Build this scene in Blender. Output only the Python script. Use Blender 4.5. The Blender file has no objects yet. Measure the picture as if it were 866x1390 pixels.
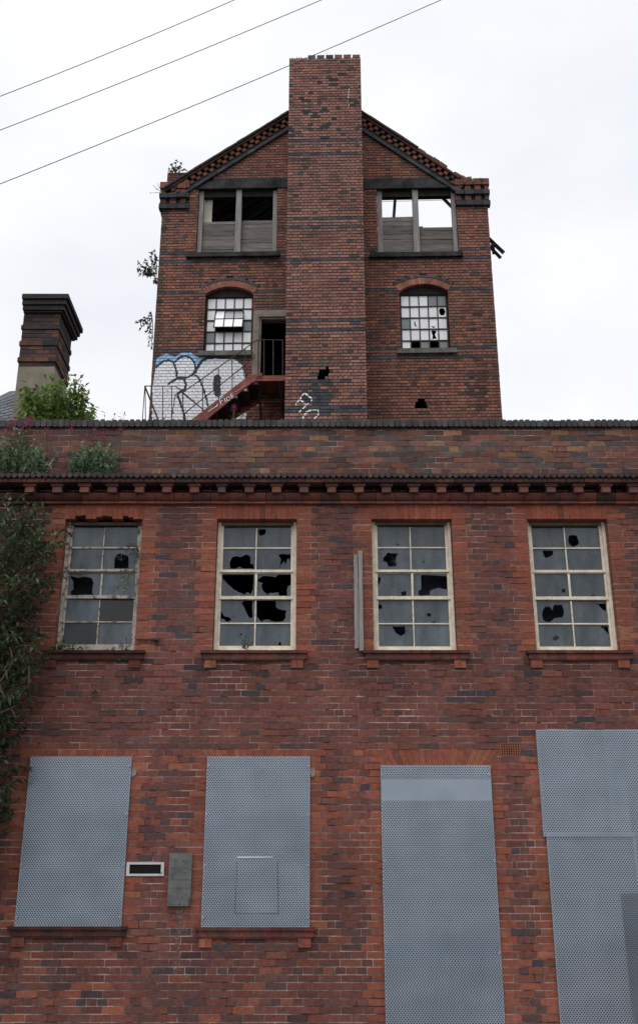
import bpy, math, random
from mathutils import Vector, geometry
random.seed(7)
R = math.radians
# ------------------------------------------------------------------ survey helpers
FOC = 1450.0; TH = math.atan(FOC / 3650.0); EYE = 1.65
def ray(px, py):
    x = (px - 433.0) / FOC; y = (650.0 - py) / FOC
    return Vector((x, math.cos(TH) - y * math.sin(TH), math.sin(TH) + y * math.cos(TH)))
class Frame:
    """vertical plane: u along the wall, v up, w out of the wall"""
    def __init__(s, o, ang=0.0):
        s.o = Vector(o); c, n = math.cos(ang), math.sin(ang)
        s.X = Vector((c, -n, 0)); s.N = Vector((-n, -c, 0))
    def P(s, u, v, w=0.0):
        return s.o + s.X * u + s.N * w + Vector((0, 0, v))
    def uv(s, px, py, w=0.0):
        r = ray(px, py); c = Vector((0, 0, EYE))
        t = (s.o + s.N * w - c).dot(s.N) / r.dot(s.N)
        p = c + r * t - s.o
        return p.dot(s.X), p.z
    def u(s, px, py, w=0.0): return s.uv(px, py, w)[0]
    def v(s, py, w=0.0, px=433): return s.uv(px, py, w)[1]
    def px(s, u, v, w=0.0):
        d = s.P(u, v, w) - Vector((0, 0, EYE))
        a = d.y * math.cos(TH) + d.z * math.sin(TH)
        return 433 + FOC * d.x / a, 650 - FOC * (-d.y * math.sin(TH) + d.z * math.cos(TH)) / a
    def side(s, u, w, sign):
        """frame of a return wall at u; its u axis runs along depth"""
        f = Frame(s.P(u, 0, w)); f.o.z = 0
        if sign > 0: f.X = -s.N.copy(); f.N = s.X.copy()
        else: f.X = s.N.copy(); f.N = -s.X.copy()
        return f
FA = Frame((0, 12.33, 0))
TW = Frame((0.06, 23.1, 0), R(1.5))
CH = Frame((0, 15.05, 0))
# ------------------------------------------------------------------ mesh builder
class MB:
    def __init__(s): s.v = []; s.f = []; s.c = []; s.n = 0
    def add(s, vs, fs, col=(1, 1, 1)):
        b = len(s.v); s.v += [tuple(p) for p in vs]; s.f += [tuple(b + i for i in f) for f in fs]; s.c += [col] * len(vs)
    def box(s, fr, u0, u1, v0, v1, w0, w1, col=(1, 1, 1), back=True, jit=0.0):
        j = (lambda: random.uniform(-jit, jit)) if jit else (lambda: 0.0)
        vs = [fr.P(u + j(), v + j(), w + (j() if w == w1 else 0)) for w in (w0, w1) for v in (v0, v1) for u in (u0, u1)]
        fs = [(4, 5, 7, 6), (0, 4, 6, 2), (1, 3, 7, 5), (2, 6, 7, 3), (0, 1, 5, 4)]
        if back: fs.append((0, 2, 3, 1))
        s.add(vs, fs, col)
    def prism(s, fr, pts, w0, w1, col=(1, 1, 1)):
        n = len(pts)
        vs = [fr.P(u, v, w1) for u, v in pts] + [fr.P(u, v, w0) for u, v in pts]
        fs = [tuple(range(n)), tuple(range(2 * n - 1, n - 1, -1))]
        fs += [(i, i + n, (i + 1) % n + n, (i + 1) % n) for i in range(n)]
        s.add(vs, fs, col)
    def bar(s, a, b, r, n=6, r2=None, col=(1, 1, 1)):
        s.tube([a, b], [r, r if r2 is None else r2], n, col)
    def tube(s, pts, rs, n=6, col=(1, 1, 1)):
        pts = [Vector(p) for p in pts]; vs = []; m = len(pts)
        if isinstance(rs, (int, float)): rs = [rs] * m
        for i, p in enumerate(pts):
            d = (pts[min(i + 1, m - 1)] - pts[max(i - 1, 0)])
            if d.length < 1e-9: d = Vector((0, 0, 1))
            d.normalize(); a = d.cross(Vector((0.31, 0.2, 0.93)))
            if a.length < 1e-3: a = d.cross(Vector((1, 0, 0)))
            a.normalize(); b = d.cross(a)
            for k in range(n):
                t = 2 * math.pi * k / n
                vs.append(p + (a * math.cos(t) + b * math.sin(t)) * rs[i])
        fs = [(i * n + k, i * n + (k + 1) % n, (i + 1) * n + (k + 1) % n, (i + 1) * n + k) for i in range(m - 1) for k in range(n)]
        fs += [tuple(range(n - 1, -1, -1)), tuple((m - 1) * n + k for k in range(n))]
        s.add(vs, fs, col)
C = bpy.context.scene.collection
ORG = {}
def tag(o, label=None, cat=None, group=None, kind=None):
    if label: o['label'] = label
    if cat: o['category'] = cat
    if group: o['group'] = group
    if kind: o['kind'] = kind
    return o
def thing(name, loc, label, cat, group=None):
    o = bpy.data.objects.new(name, None); C.objects.link(o); o.location = loc; o.empty_display_size = .3
    ORG[o.name] = Vector(loc); return tag(o, label, cat, group)
def obj(name, mb, m, parent=None, origin=None, label=None, smooth=False):
    me = bpy.data.meshes.new(name)
    if origin is None:
        if parent is not None: origin = ORG[parent.name]
        else: origin = Vector((0, 0, 0))
    o3 = Vector(origin)
    me.from_pydata([tuple(Vector(p) - o3) for p in mb.v], [], mb.f)
    ca = me.color_attributes.new('Col', 'FLOAT_COLOR', 'POINT')
    flat = []
    for c in mb.c: flat += [c[0], c[1], c[2], 1.0]
    ca.data.foreach_set('color', flat)
    me.materials.append(m)
    if smooth: me.polygons.foreach_set('use_smooth', [True] * len(me.polygons))
    me.update()
    o = bpy.data.objects.new(name, me); C.objects.link(o)
    if parent is not None:
        o.parent = parent; o.location = o3 - ORG[parent.name]
    else: o.location = o3
    ORG[o.name] = o3
    if label: o['label'] = label
    return o
# ------------------------------------------------------------------ materials
def nodes(name):
    m = bpy.data.materials.new(name); m.use_nodes = True; nt = m.node_tree
    bs = nt.nodes['Principled BSDF']
    return m, nt, bs
def N(nt, t, **k):
    n = nt.nodes.new(t)
    for a, b in k.items(): setattr(n, a, b)
    return n
def noise(nt, scale, detail=4, rough=.6, vec=None, stretch=None):
    tc = N(nt, 'ShaderNodeTexCoord'); n = N(nt, 'ShaderNodeTexNoise')
    n.inputs['Scale'].default_value = scale; n.inputs['Detail'].default_value = detail; n.inputs['Roughness'].default_value = rough
    if stretch:
        mp = N(nt, 'ShaderNodeMapping'); mp.inputs['Scale'].default_value = stretch
        nt.links.new(tc.outputs['Object'], mp.inputs[0]); nt.links.new(mp.outputs[0], n.inputs['Vector'])
    else: nt.links.new(tc.outputs['Object'], n.inputs['Vector'])
    return n.outputs['Fac']
def ramp(nt, fac, stops):
    r = N(nt, 'ShaderNodeValToRGB'); e = r.color_ramp.elements
    while len(e) < len(stops): e.new(.5)
    for x, (p, c) in zip(e, stops):
        x.position = p; x.color = (c[0], c[1], c[2], 1) if not isinstance(c, (int, float)) else (c, c, c, 1)
    nt.links.new(fac, r.inputs[0]); return r.outputs[0]
def mixc(nt, a, b, fac, mode='MIX'):
    m = N(nt, 'ShaderNodeMix', data_type='RGBA', blend_type=mode)
    def put(s, x):
        if isinstance(x, bpy.types.NodeSocket): nt.links.new(x, s)
        elif isinstance(x, (int, float)): s.default_value = x
        else: s.default_value = (x[0], x[1], x[2], 1)
    put(m.inputs[0], fac); put(m.inputs[6], a); put(m.inputs[7], b)
    return m.outputs[2]
def bump(nt, bs, h, strength=.3, dist=.01):
    b = N(nt, 'ShaderNodeBump'); b.inputs['Strength'].default_value = strength; b.inputs['Distance'].default_value = dist
    nt.links.new(h, b.inputs['Height']); nt.links.new(b.outputs[0], bs.inputs['Normal'])
def mat(name, c1, c2=None, rough=.85, scale=6, stretch=None, spec=.3, bmp=.3, metal=0, attr=False, lo=.35, hi=.65, grime=None):
    m, nt, bs = nodes(name)
    f = noise(nt, scale, 6, .65, stretch=stretch)
    col = ramp(nt, f, [(lo, c1), (hi, c2 or c1)])
    if attr:
        at = N(nt, 'ShaderNodeAttribute', attribute_name='Col'); col = mixc(nt, at.outputs['Color'], col, 1.0, 'MULTIPLY')
    if grime:
        g = noise(nt, grime[0], 5, .6, stretch=grime[3] if len(grime) > 3 else None)
        col = mixc(nt, col, grime[1], ramp(nt, g, [(grime[2], 0), (grime[2] + .12, 1)]))
    nt.links.new(col, bs.inputs['Base Color'])
    bs.inputs['Roughness'].default_value = rough; bs.inputs['Specular IOR Level'].default_value = spec; bs.inputs['Metallic'].default_value = metal
    if bmp: bump(nt, bs, noise(nt, scale * 6, 5, .6), bmp, .006)
    return m
def brick_mat(name, lo=.62, hi=1.25, sootcol=(.035, .03, .03), soot=.60, rough=.8, sootamt=.75, spec=.25):
    m, nt, bs = nodes(name)
    at = N(nt, 'ShaderNodeAttribute', attribute_name='Col').outputs['Color']
    fine = noise(nt, 22, 5, .7)
    c = mixc(nt, at, ramp(nt, fine, [(.3, lo), (.7, hi)]), 1.0, 'MULTIPLY')
    big = noise(nt, .9, 6, .62)
    c = mixc(nt, c, ramp(nt, big, [(.35, .78), (.65, 1.12)]), 1.0, 'MULTIPLY')
    s = noise(nt, 2.3, 7, .68)
    sf = ramp(nt, s, [(soot, 0), (soot + .16, sootamt)])
    c = mixc(nt, c, sootcol, sf)
    st = noise(nt, 1.6, 6, .6, stretch=(5, 5, .6))
    c = mixc(nt, c, (.16, .12, .10), ramp(nt, st, [(.62, 0), (.8, .35)]))
    nt.links.new(c, bs.inputs['Base Color'])
    bs.inputs['Roughness'].default_value = rough; bs.inputs['Specular IOR Level'].default_value = spec
    bump(nt, bs, noise(nt, 70, 5, .7), .5, .006)
    return m
M = {}
M['brick'] = brick_mat('weathered facade brick')
M['brick_tower'] = brick_mat('weathered tower brick', soot=.56, sootamt=.8)
M['mortar'] = mat('pale lime mortar', (.035, .026, .023), (.50, .38, .34), scale=2.4, lo=.40, hi=.60, bmp=.4, attr=True)
M['mortar_dark'] = mat('sooty mortar', (.012, .011, .011), (.035, .03, .028), scale=3)
M['cream'] = mat('peeling cream paint', (.58, .50, .40), (.82, .74, .60), scale=9, rough=.6, attr=True, grime=(24, (.16, .14, .12), .60), lo=.3, hi=.6)
M['cream_worn'] = mat('worn grey cream paint', (.30, .26, .23), (.52, .46, .40), scale=8, rough=.7, attr=True, grime=(17, (.10, .095, .09), .50), lo=.3, hi=.6)
M['stone_dark'] = mat('soot blackened stone', (.010, .011, .012), (.055, .055, .056), scale=3, rough=.75, spec=.15, grime=(2.5, (.10, .10, .095), .66))
M['stone_sill'] = mat('mossy stone sill', (.07, .075, .06), (.17, .17, .15), scale=6)
M['concrete'] = mat('weathered concrete', (.17, .145, .12), (.30, .26, .22), scale=4, grime=(2.2, (.07, .065, .055), .62))
M['render'] = mat('cement render', (.17, .145, .105), (.26, .225, .17), scale=3, grime=(1.7, (.09, .08, .06), .6))
M['wood'] = mat('silvered bare timber', (.095, .086, .08), (.30, .278, .265), scale=3, stretch=(.8, .8, 14), attr=True, lo=.3, hi=.7)
M['wood_v'] = mat('silvered upright timber', (.16, .15, .145), (.36, .34, .33), scale=3, stretch=(14, 14, .8), lo=.3, hi=.7)
M['black_wood'] = mat('near-black timber', (.012, .011, .010), (.03, .027, .024), scale=5)
M['dark'] = mat('near-black interior shade', (.012, .012, .012), (.02, .019, .018), scale=2, bmp=0, spec=.05)  # near-black albedo puts the interior darkness into the colour
M['inner'] = mat('blue grey pane backing', (.022, .025, .034), (.06, .066, .08), scale=1.5, bmp=0, stretch=(1, 1, .5))  # tone of the panels added behind broken panes
M['slate'] = mat('grey roof slate', (.10, .11, .13), (.17, .185, .21), scale=5, rough=.6)
M['slate_dark'] = mat('old black slate', (.02, .022, .025), (.05, .052, .055), scale=5, rough=.7)
M['blue_brick'] = mat('blue engineering brick', (.06, .06, .065), (.15, .145, .145), scale=8, attr=True, rough=.65, grime=(2.2, (.03, .04, .025), .6))
M['rust'] = mat('flaking red oxide steel', (.13, .034, .026), (.27, .085, .062), scale=7, rough=.7, grime=(5, (.05, .03, .025), .58))
M['iron'] = mat('rusty black iron', (.03, .022, .02), (.075, .05, .042), scale=9, rough=.7)
M['cable'] = mat('black cable sheath', (.05, .05, .06), (.07, .07, .08), scale=5, rough=.6, bmp=0)
M['white_paint'] = mat('white spray paint', (.84, .87, .91), (.92, .94, .95), scale=5, attr=True, rough=.6, bmp=.1)
M['white_plastic'] = mat('grubby white letter plate', (.48, .48, .50), (.62, .62, .64), scale=7, rough=.5, grime=(9, (.25, .24, .22), .62))
M['terracotta'] = mat('terracotta', (.20, .075, .045), (.32, .13, .08), scale=9)
M['stem'] = mat('woody stem', (.06, .045, .03), (.16, .125, .09), scale=12)
M['asphalt'] = mat('asphalt', (.04, .04, .042), (.065, .065, .065), scale=40)
M['paving'] = mat('concrete paving', (.16, .155, .15), (.26, .25, .24), scale=5)
M['kerb'] = mat('granite kerb', (.2, .2, .2), (.3, .3, .3), scale=30)
M['felt'] = mat('roofing felt', (.05, .05, .05), (.09, .09, .085), scale=4)
M['sheet'] = mat('cream corrugated sheet', (.42, .40, .33), (.58, .55, .47), scale=4)
M['patch_dark'] = mat('dark smears', (.05, .05, .05), (.12, .125, .12), scale=14, rough=.5)
M['patch_metal'] = mat('tarnished steel plate', (.085, .09, .085), (.19, .20, .19), scale=4, rough=.5, metal=.3, grime=(9, (.06, .06, .055), .58, (1.3, 1, .5)))
def leaf_mat(name, a, b):
    m, nt, bs = nodes(name)
    at = N(nt, 'ShaderNodeAttribute', attribute_name='Col').outputs['Color']
    c = mixc(nt, at, ramp(nt, noise(nt, 3, 3), [(.35, a), (.65, b)]), 1.0, 'MULTIPLY')
    nt.links.new(c, bs.inputs['Base Color']); bs.inputs['Roughness'].default_value = .55; bs.inputs['Specular IOR Level'].default_value = .35
    tr = N(nt, 'ShaderNodeBsdfTranslucent'); nt.links.new(c, tr.inputs[0])
    mx = N(nt, 'ShaderNodeMixShader'); mx.inputs[0].default_value = .25
    nt.links.new(bs.outputs[0], mx.inputs[1]); nt.links.new(tr.outputs[0], mx.inputs[2])
    nt.links.new(mx.outputs[0], nt.nodes['Material Output'].inputs[0])
    return m
M['leaf_dark'] = leaf_mat('dark buddleia leaf', (.045, .075, .035), (.10, .14, .075))
M['leaf_mid'] = leaf_mat('green leaf', (.07, .12, .03), (.15, .21, .06))
M['leaf_grey'] = leaf_mat('grey green leaf', (.07, .11, .07), (.15, .20, .14))
M['flower'] = leaf_mat('pink valerian flower', (.28, .05, .14), (.42, .09, .20))
def glass_mat(name, c1, c2, alpha=.12, rough=.22, amp=.16):
    m, nt, bs = nodes(name)
    f = noise(nt, 2.2, 6, .6, stretch=(2.2, 2.2, .7))
    c = ramp(nt, f, [(.35, c1), (.68, c2)])
    f2 = noise(nt, 26, 4, .6)
    c = mixc(nt, c, ramp(nt, f2, [(.3, 1 - amp), (.7, 1 + amp * .7)]), 1.0, 'MULTIPLY')
    at = N(nt, 'ShaderNodeAttribute', attribute_name='Col').outputs['Color']
    c = mixc(nt, c, at, 1.0, 'MULTIPLY')
    nt.links.new(c, bs.inputs['Base Color']); bs.inputs['Roughness'].default_value = rough; bs.inputs['Specular IOR Level'].default_value = .6
    b = N(nt, 'ShaderNodeBump'); b.inputs['Strength'].default_value = .08; b.inputs['Distance'].default_value = .02
    nt.links.new(noise(nt, 4, 3), b.inputs['Height']); nt.links.new(b.outputs[0], bs.inputs['Normal'])
    tp = N(nt, 'ShaderNodeBsdfTransparent'); tp.inputs[0].default_value = (.75, .82, .85, 1)
    mx = N(nt, 'ShaderNodeMixShader'); mx.inputs[0].default_value = 1 - alpha
    nt.links.new(tp.outputs[0], mx.inputs[1]); nt.links.new(bs.outputs[0], mx.inputs[2])
    nt.links.new(mx.outputs[0], nt.nodes['Material Output'].inputs[0])
    return m
M['glass'] = glass_mat('dusty window glass', (.05, .068, .085), (.13, .16, .185), .16)
M['glass_white'] = glass_mat('white window glass', (.92, .935, .96), (.96, .97, .98), .0, .18, amp=.04)  # near-white base colour with a glossy finish
def perforated(name, hole=.262, dk=1.0):
    m, nt, bs = nodes(name)
    tc = N(nt, 'ShaderNodeTexCoord'); p = .0290
    sep = N(nt, 'ShaderNodeSeparateXYZ'); nt.links.new(tc.outputs['Object'], sep.inputs[0])
    def mth(op, a, b=None):
        n = N(nt, 'ShaderNodeMath', operation=op)
        for i, x in enumerate((a, b)):
            if x is None: continue
            if isinstance(x, (int, float)): n.inputs[i].default_value = x
            else: nt.links.new(x, n.inputs[i])
        return n.outputs[0]
    def lat(off):
        x = mth('SUBTRACT', mth('FRACT', mth('ADD', mth('DIVIDE', sep.outputs[0], p), off + 100)), .5)
        z = mth('MULTIPLY', mth('SUBTRACT', mth('FRACT', mth('ADD', mth('DIVIDE', sep.outputs[2], p * 1.3), off + 100)), .5), 1.3)
        return mth('SQRT', mth('ADD', mth('MULTIPLY', x, x), mth('MULTIPLY', z, z)))
    d = mth('MINIMUM', lat(0), lat(.5))
    h = mth('LESS_THAN', d, hole)
    f = noise(nt, 1.6, 5, .6)
    c = ramp(nt, f, [(.3, (.27 * dk, .325 * dk, .385 * dk)), (.7, (.36 * dk, .41 * dk, .475 * dk))])
    f2 = noise(nt, 3, 5, .6, stretch=(4, 4, .5))
    c = mixc(nt, c, (.30, .33, .37), ramp(nt, f2, [(.55, 0), (.75, .5)]))
    nt.links.new(c, bs.inputs['Base Color']); bs.inputs['Roughness'].default_value = .36; bs.inputs['Metallic'].default_value = .5
    bump(nt, bs, noise(nt, 1.1, 2), .28, .10)
    tp = N(nt, 'ShaderNodeBsdfTransparent')
    mx = N(nt, 'ShaderNodeMixShader'); nt.links.new(h, mx.inputs[0])
    nt.links.new(bs.outputs[0], mx.inputs[1]); nt.links.new(tp.outputs[0], mx.inputs[2])
    nt.links.new(mx.outputs[0], nt.nodes['Material Output'].inputs[0])
    return m
M['perf'] = perforated('perforated galvanised steel'); M['perf_dark'] = perforated('grimy perforated steel', .27, .36)
M['galv'] = mat('galvanised steel', (.26, .32, .39), (.34, .40, .47), scale=2, rough=.45, metal=.35, bmp=0)
# ------------------------------------------------------------------ brickwork
def pick(pal):
    t = random.random() * sum(p[0] for p in pal)
    for w, c in pal:
        t -= w
        if t <= 0: break
    k = random.uniform(.87, 1.14)
    return tuple(max(0, x * k * random.uniform(.96, 1.04)) for x in c)
def subtract(iv, cut):
    out = []
    for a, b in iv:
        c0, c1 = cut
        if c1 <= a or c0 >= b: out.append((a, b)); continue
        if c0 > a: out.append((a, c0))
        if c1 < b: out.append((c1, b))
    return [x for x in out if x[1] - x[0] > .03]
def brickwork(bm, mm, fr, vstart, rows, course, L, outline, cuts, colfn, bond, w0=0.0, thick=.33, joint=.0105, perp=None, quoin=None, rects=None, jit=.0022, depth=.1, idx0=0, mid_only=None, backing=True):
    groups = []
    for r in range(rows):
        va = vstart + r * course; vb = va + course; vc = (va + vb) / 2
        iv = [outline(vc)] if outline(vc) else []
        edges = set()
        for fn in cuts:
            c = fn(vc)
            if c:
                iv = subtract(iv, c)
                edges.add(round(c[0], 5)); edges.add(round(c[1], 5))
        key = tuple((round(a, 4), round(b, 4)) for a, b in iv)
        if groups and groups[-1][0] == key: groups[-1][2] = vb
        else: groups.append([key, va, vb])
        k = (idx0 + r); ty = bond[k % len(bond)]
        step = L if ty == 'S' else L / 2
        off = ((k // 1) % 2) * L / 2 + (L / 4 if ty == 'H' else 0) + L * .13 * math.sin(k * 1.7)*(0.15)
        for a, b in iv:
            js = [a, b]
            lim_a, lim_b = a, b
            qa = qb = None
            if quoin:
                q = quoin(k)
                if round(a, 5) in edges and q and b - a > 2.4 * q and quoin(k, a, vc): qa = a + q; js.append(qa); lim_a = qa
                if round(b, 5) in edges and q and b - a > 2.4 * q and quoin(k, b, vc): qb = b - q; js.append(qb); lim_b = qb
            n0 = math.ceil((lim_a + .045 - off) / step); x = off + n0 * step
            while x < lim_b - .045: js.append(x); x += step
            js.sort()
            for x0, x1 in zip(js, js[1:]):
                if x1 - x0 < .02: continue
                isq = (qa is not None and x1 <= qa + 1e-6) or (qb is not None and x0 >= qb - 1e-6)
                col = colfn((x0 + x1) / 2, vc, k, isq)
                if col is None: continue
                jw = random.uniform(-.0015, .0015); g = joint / 2; pg = (perp if perp is not None else joint * .6) / 2
                e0 = .001 if x0 == a else pg; e1 = .001 if x1 == b else pg
                p = w0 + jw
                bm.box(fr, x0 + e0, x1 - e1, va + g, vb - g, w0 - depth, p, col, back=False, jit=jit)
                if rects is not None: rects.append((x0 + e0, x1 - e1, va + g, vb - g))
    if backing:
        for key, va, vb in groups:
            for a, b in key:
                mm.box(fr, a + .004, b - .004, va, vb, w0 - thick, w0 - .005)
# palettes (albedo)
RED = [(5, (.195, .066, .052)), (5, (.172, .063, .052)), (3, (.140, .060, .052)), (.9, (.105, .054, .052)), (.35, (.074, .052, .056)), (1.8, (.205, .074, .054))]
UPP = [(4, (.180, .067, .055)), (5, (.15, .063, .055)), (3, (.118, .060, .057)), (.9, (.085, .057, .063)), (1, (.20, .075, .054))]
ORANGE = [(5, (.275, .084, .052)), (4, (.245, .078, .052)), (1.5, (.30, .104, .060)), (.8, (.185, .068, .052))]
PAR = [(5, (.135, .070, .062)), (4, (.105, .065, .063)), (1.6, (.075, .064, .070)), (2.4, (.17, .075, .060)), (.8, (.22, .125, .07)), (1.4, (.09, .074, .07)), (.8, (.18, .11, .08))]
TOW = [(5, (.275, .112, .078)), (5, (.235, .102, .076)), (2.2, (.175, .085, .068)), (.7, (.095, .065, .06)), (1.4, (.34, .14, .085))]
STK = [(5, (.31, .145, .112)), (5, (.27, .13, .108)), (2, (.19, .105, .09)), (.6, (.08, .068, .07)), (1.3, (.35, .165, .105))]
BLUE = [(4, (.075, .08, .095)), (3, (.055, .058, .066)), (1, (.10, .105, .12))]
CO = .0745; V0 = -.0149
def snap(v): return V0 + round((v - V0) / CO) * CO
# ================================================================== FRONT BUILDING
fb = thing('factory_building', (0, 12.33, 0), 'long red brick factory front with four smashed sash windows and dentilled cornice', 'factory')
UL, UR = -5.6, 5.6
wins = []
def rectpx(tl, tr, br, bl, w):
    a = [FA.uv(*p, w) for p in (tl, tr, br, bl)]
    return ((a[0][0] + a[3][0]) / 2, (a[1][0] + a[2][0]) / 2, (a[2][1] + a[3][1]) / 2, (a[0][1] + a[1][1]) / 2)
WPX = [((87, 706), (193.5, 706), (183, 881), (76, 881)), ((295, 706), (403.5, 706), (401, 883), (288.5, 883)),
       ((504.5, 705), (613.5, 705), (620, 884), (507.5, 884)), ((715.3, 706), (824.8, 706), (840, 884), (728, 884))]
for q in WPX:
    a, b, c, d = rectpx(*q, 0.0)
    wins.append((a, b, snap(c), snap(d)))
SCR = [((43, 1027), (179, 1027), (165, 1258), (19, 1258)), ((281, 1027), (421, 1027), (420, 1259), (274, 1259)),
       ((517, 1039), (666, 1039), (679, 1300), (521, 1300))]
scr = [rectpx(*q, 0.03) for q in SCR]
scr[2] = (scr[2][0], scr[2][1], .16, scr[2][3])
p4u = FA.u(727, 992, .03); p4v = FA.v(991, .03); p4u = (p4u + FA.u(737, 1135, .03)) / 2
cuts = []; arches = []
def rc(a, b, c, d): return lambda v: (a, b) if c <= v < d else None
for a, b, c, d in wins:
    cuts.append(rc(a, b, c, d + 3 * CO))          # incl. soldier lintel
for i, (a, b, c, d) in enumerate(scr):
    top = snap(d) + (CO if i == 2 else 0) ; top = snap(FA.v(1017)) if i == 2 else snap(FA.v(1016))
    cuts.append(rc(a + .05, b - .05, (snap(c) if i < 2 else -1), top))
    arches.append((a, b, top, 3 if i == 2 else 3))
cuts.append(rc(p4u + .08, 5.0, -1, snap(p4v) - CO))
# extra openings outside the picture keep the bay rhythm
vent = (FA.u(679, 1022), FA.u(706, 1022), snap(FA.v(1031)), snap(FA.v(1031)) + 2 * CO)
cuts.append(rc(*vent))
lb = (FA.u(172, 1180, .01), FA.u(223, 1180, .01), FA.v(1189, .01), FA.v(1170.5, .01))
def qfn(k, edge=None, v=None):
    if edge is None: return .232 if k % 2 else .172
    if v < .9 and False: return False
    for a, b, c, d in wins:
        if abs(edge - a) < .01 or abs(edge - b) < .01: return True
    for a, b, c, d in scr:
        if abs(edge - a - .05) < .01 or abs(edge - b + .05) < .01: return True
    return False
PT = snap(FA.v(580))
def fcol(u, v, k, q):
    if v > 6.6: c = (lambda q: (q[0] * 1.42, q[1] * 1.28, q[2] * 1.15))(pick(PAR))
    elif q: c = pick(ORANGE)
    else:
        t = min(1, max(0, (v - 4.2) / 1.2))
        cl_ = .5 + .5 * math.sin(u * 2.3 + 1.7 * math.sin(v * 1.9)) * math.sin(v * 2.7 + math.sin(u * 3.1))
        pu = (.55 + .45 * cl_) if v > 4.35 else .05 + .5 * cl_ ** 2
        c = pick(UPP if random.random() < pu else RED)
        # loose scatter of orange near window jambs, as on the real wall
        if v < 3.3 and random.random() < .12: c = pick(ORANGE)
    s = 1.0
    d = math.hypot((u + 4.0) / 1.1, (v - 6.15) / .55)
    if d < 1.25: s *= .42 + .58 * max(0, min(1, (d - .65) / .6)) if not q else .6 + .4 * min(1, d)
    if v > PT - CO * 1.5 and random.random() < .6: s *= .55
    if 6.30 < v < 6.62: s *= .3  # wall rows behind the dentils darkened to paint in recess shade
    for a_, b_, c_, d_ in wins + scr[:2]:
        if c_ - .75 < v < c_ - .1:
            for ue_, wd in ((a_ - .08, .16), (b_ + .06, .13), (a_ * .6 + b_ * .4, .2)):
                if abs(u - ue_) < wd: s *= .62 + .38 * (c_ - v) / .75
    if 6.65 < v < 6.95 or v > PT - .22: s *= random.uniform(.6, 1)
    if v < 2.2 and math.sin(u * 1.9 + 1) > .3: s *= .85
    return tuple(x * s for x in c)
bm, mm = MB(), MB()
frects = []
rows = int(round((PT - V0) / CO))
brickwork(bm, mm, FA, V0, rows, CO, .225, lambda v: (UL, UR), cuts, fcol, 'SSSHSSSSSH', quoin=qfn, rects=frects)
for k in range(60):
    x0_, x1_ = sorted((random.uniform(478, 575), random.uniform(478, 575))); py_ = random.uniform(925, 1010)
    u0_, v_ = FA.uv(x0_, py_); u1_ = FA.u(x1_, py_)
    if k < 14: mm.box(FA, u0_, u1_, snap(v_) - .005, snap(v_) + .005, -.02, -.001, (1.2, 1.3, 1.35), jit=.0015)
for k in range(110):
    u0_ = random.uniform(-3.6, 3.6); v_ = snap(random.uniform(3.4, 6.1)); l_ = random.uniform(.03, .16)
    if any(a - .2 < u0_ < b + .1 and c < v_ < d + .3 for a, b, c, d in wins): continue
    mm.box(FA, u0_, u0_ + l_, v_ - .006, v_ + .006, -.02, -.0035, (.12, .12, .12), jit=.002)
obj('brickwork', bm, M['brick'], fb); obj('mortar_backing', mm, M['mortar'], fb)
# carcass : side / back walls, floors, roof
cb = MB()
F0 = Frame((0, 0, 0))
def wbox(mb, x0, x1, y0, y1, z0, z1, col=(1, 1, 1)): mb.box(F0, x0, x1, z0, z1, -y1, -y0, col)
wbox(cb, UL, UL + .3, 12.67, 18.2, 0, 7.0); wbox(cb, UR - .3, UR, 12.67, 18.2, 0, 7.0); wbox(cb, UL + .3, UR - .3, 17.9, 18.2, 0, 7.0)
wbox(cb, UL + .3, UR - .3, 12.67, 17.9, 3.35, 3.6)
wbox(cb, UL + .3, UR - .3, 12.67, 17.9, 0.02, .12)
obj('inner_wall', cb, M['dark'], fb)
rf = MB(); wbox(rf, UL + .3, UR - .3, 12.665, 17.9, 6.30, 6.5); obj('flat_roof', rf, M['felt'], fb)
# lintels
def joint_box(mb, a, b, c, d, w0, w1): mb.box(FA, a, b, c, d, w0, w1)
for a, b, c, d in wins:
    lm, lmm = MB(), MB(); n = 15; s = (b - a + .03) / n
    for i in range(n):
        x = a - .015 + i * s
        col = pick(ORANGE); col = tuple(p * .9 + q * .1 for p, q in zip((.30, .085, .048), col)) if random.random() < .55 else col
        if a < -2.5 and i in (2, 3, 6, 7, 8, 11, 12): dz = random.uniform(.015, .05)
        else: dz = 0.0
        lm.box(FA, x + .0015, x + s - .0015, d + .001 + dz, d + 3 * CO - .004, -.12, .0035, col, jit=.0012)
    joint_box(lmm, a + .004, b - .004, d + .055, d + 3 * CO, -.33, -.005)
    lo_ = obj('brick_lintel', lm, M['brick'], fb); obj('lintel_backing', lmm, M['mortar'], lo_)
for (a, b, top, n3) in arches:
    lm, lmm = MB(), MB()
    cx = (a + b) / 2; H = 3 * CO; n = int((b - a) / .066); fan = .10 if n3 else 0
    isdoor = (a > 0)
    for i in range(n + 1):
        t0 = -1 + 2 * i / (n + 1); t1 = -1 + 2 * (i + 1) / (n + 1); hw = (b - a) / 2 - .05
        f_ = .16 if isdoor else .12
        pts = [(cx + t0 * hw + .0015, top - H), (cx + t1 * hw - .0015, top - H), (cx + t1 * (hw + f_) - .0015, top - .004), (cx + t0 * (hw + f_) + .0015, top - .004)]
        lm.prism(FA, pts, -.12, .003 if isdoor else .002, pick(ORANGE))
    joint_box(lmm, cx - hw + .003, cx + hw - .003, top - H, top, -.33, -.005)
    lo_ = obj('brick_lintel', lm, M['brick'], fb); obj('lintel_backing', lmm, M['mortar'], lo_)
# cornice, coping
cm = MB()
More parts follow.
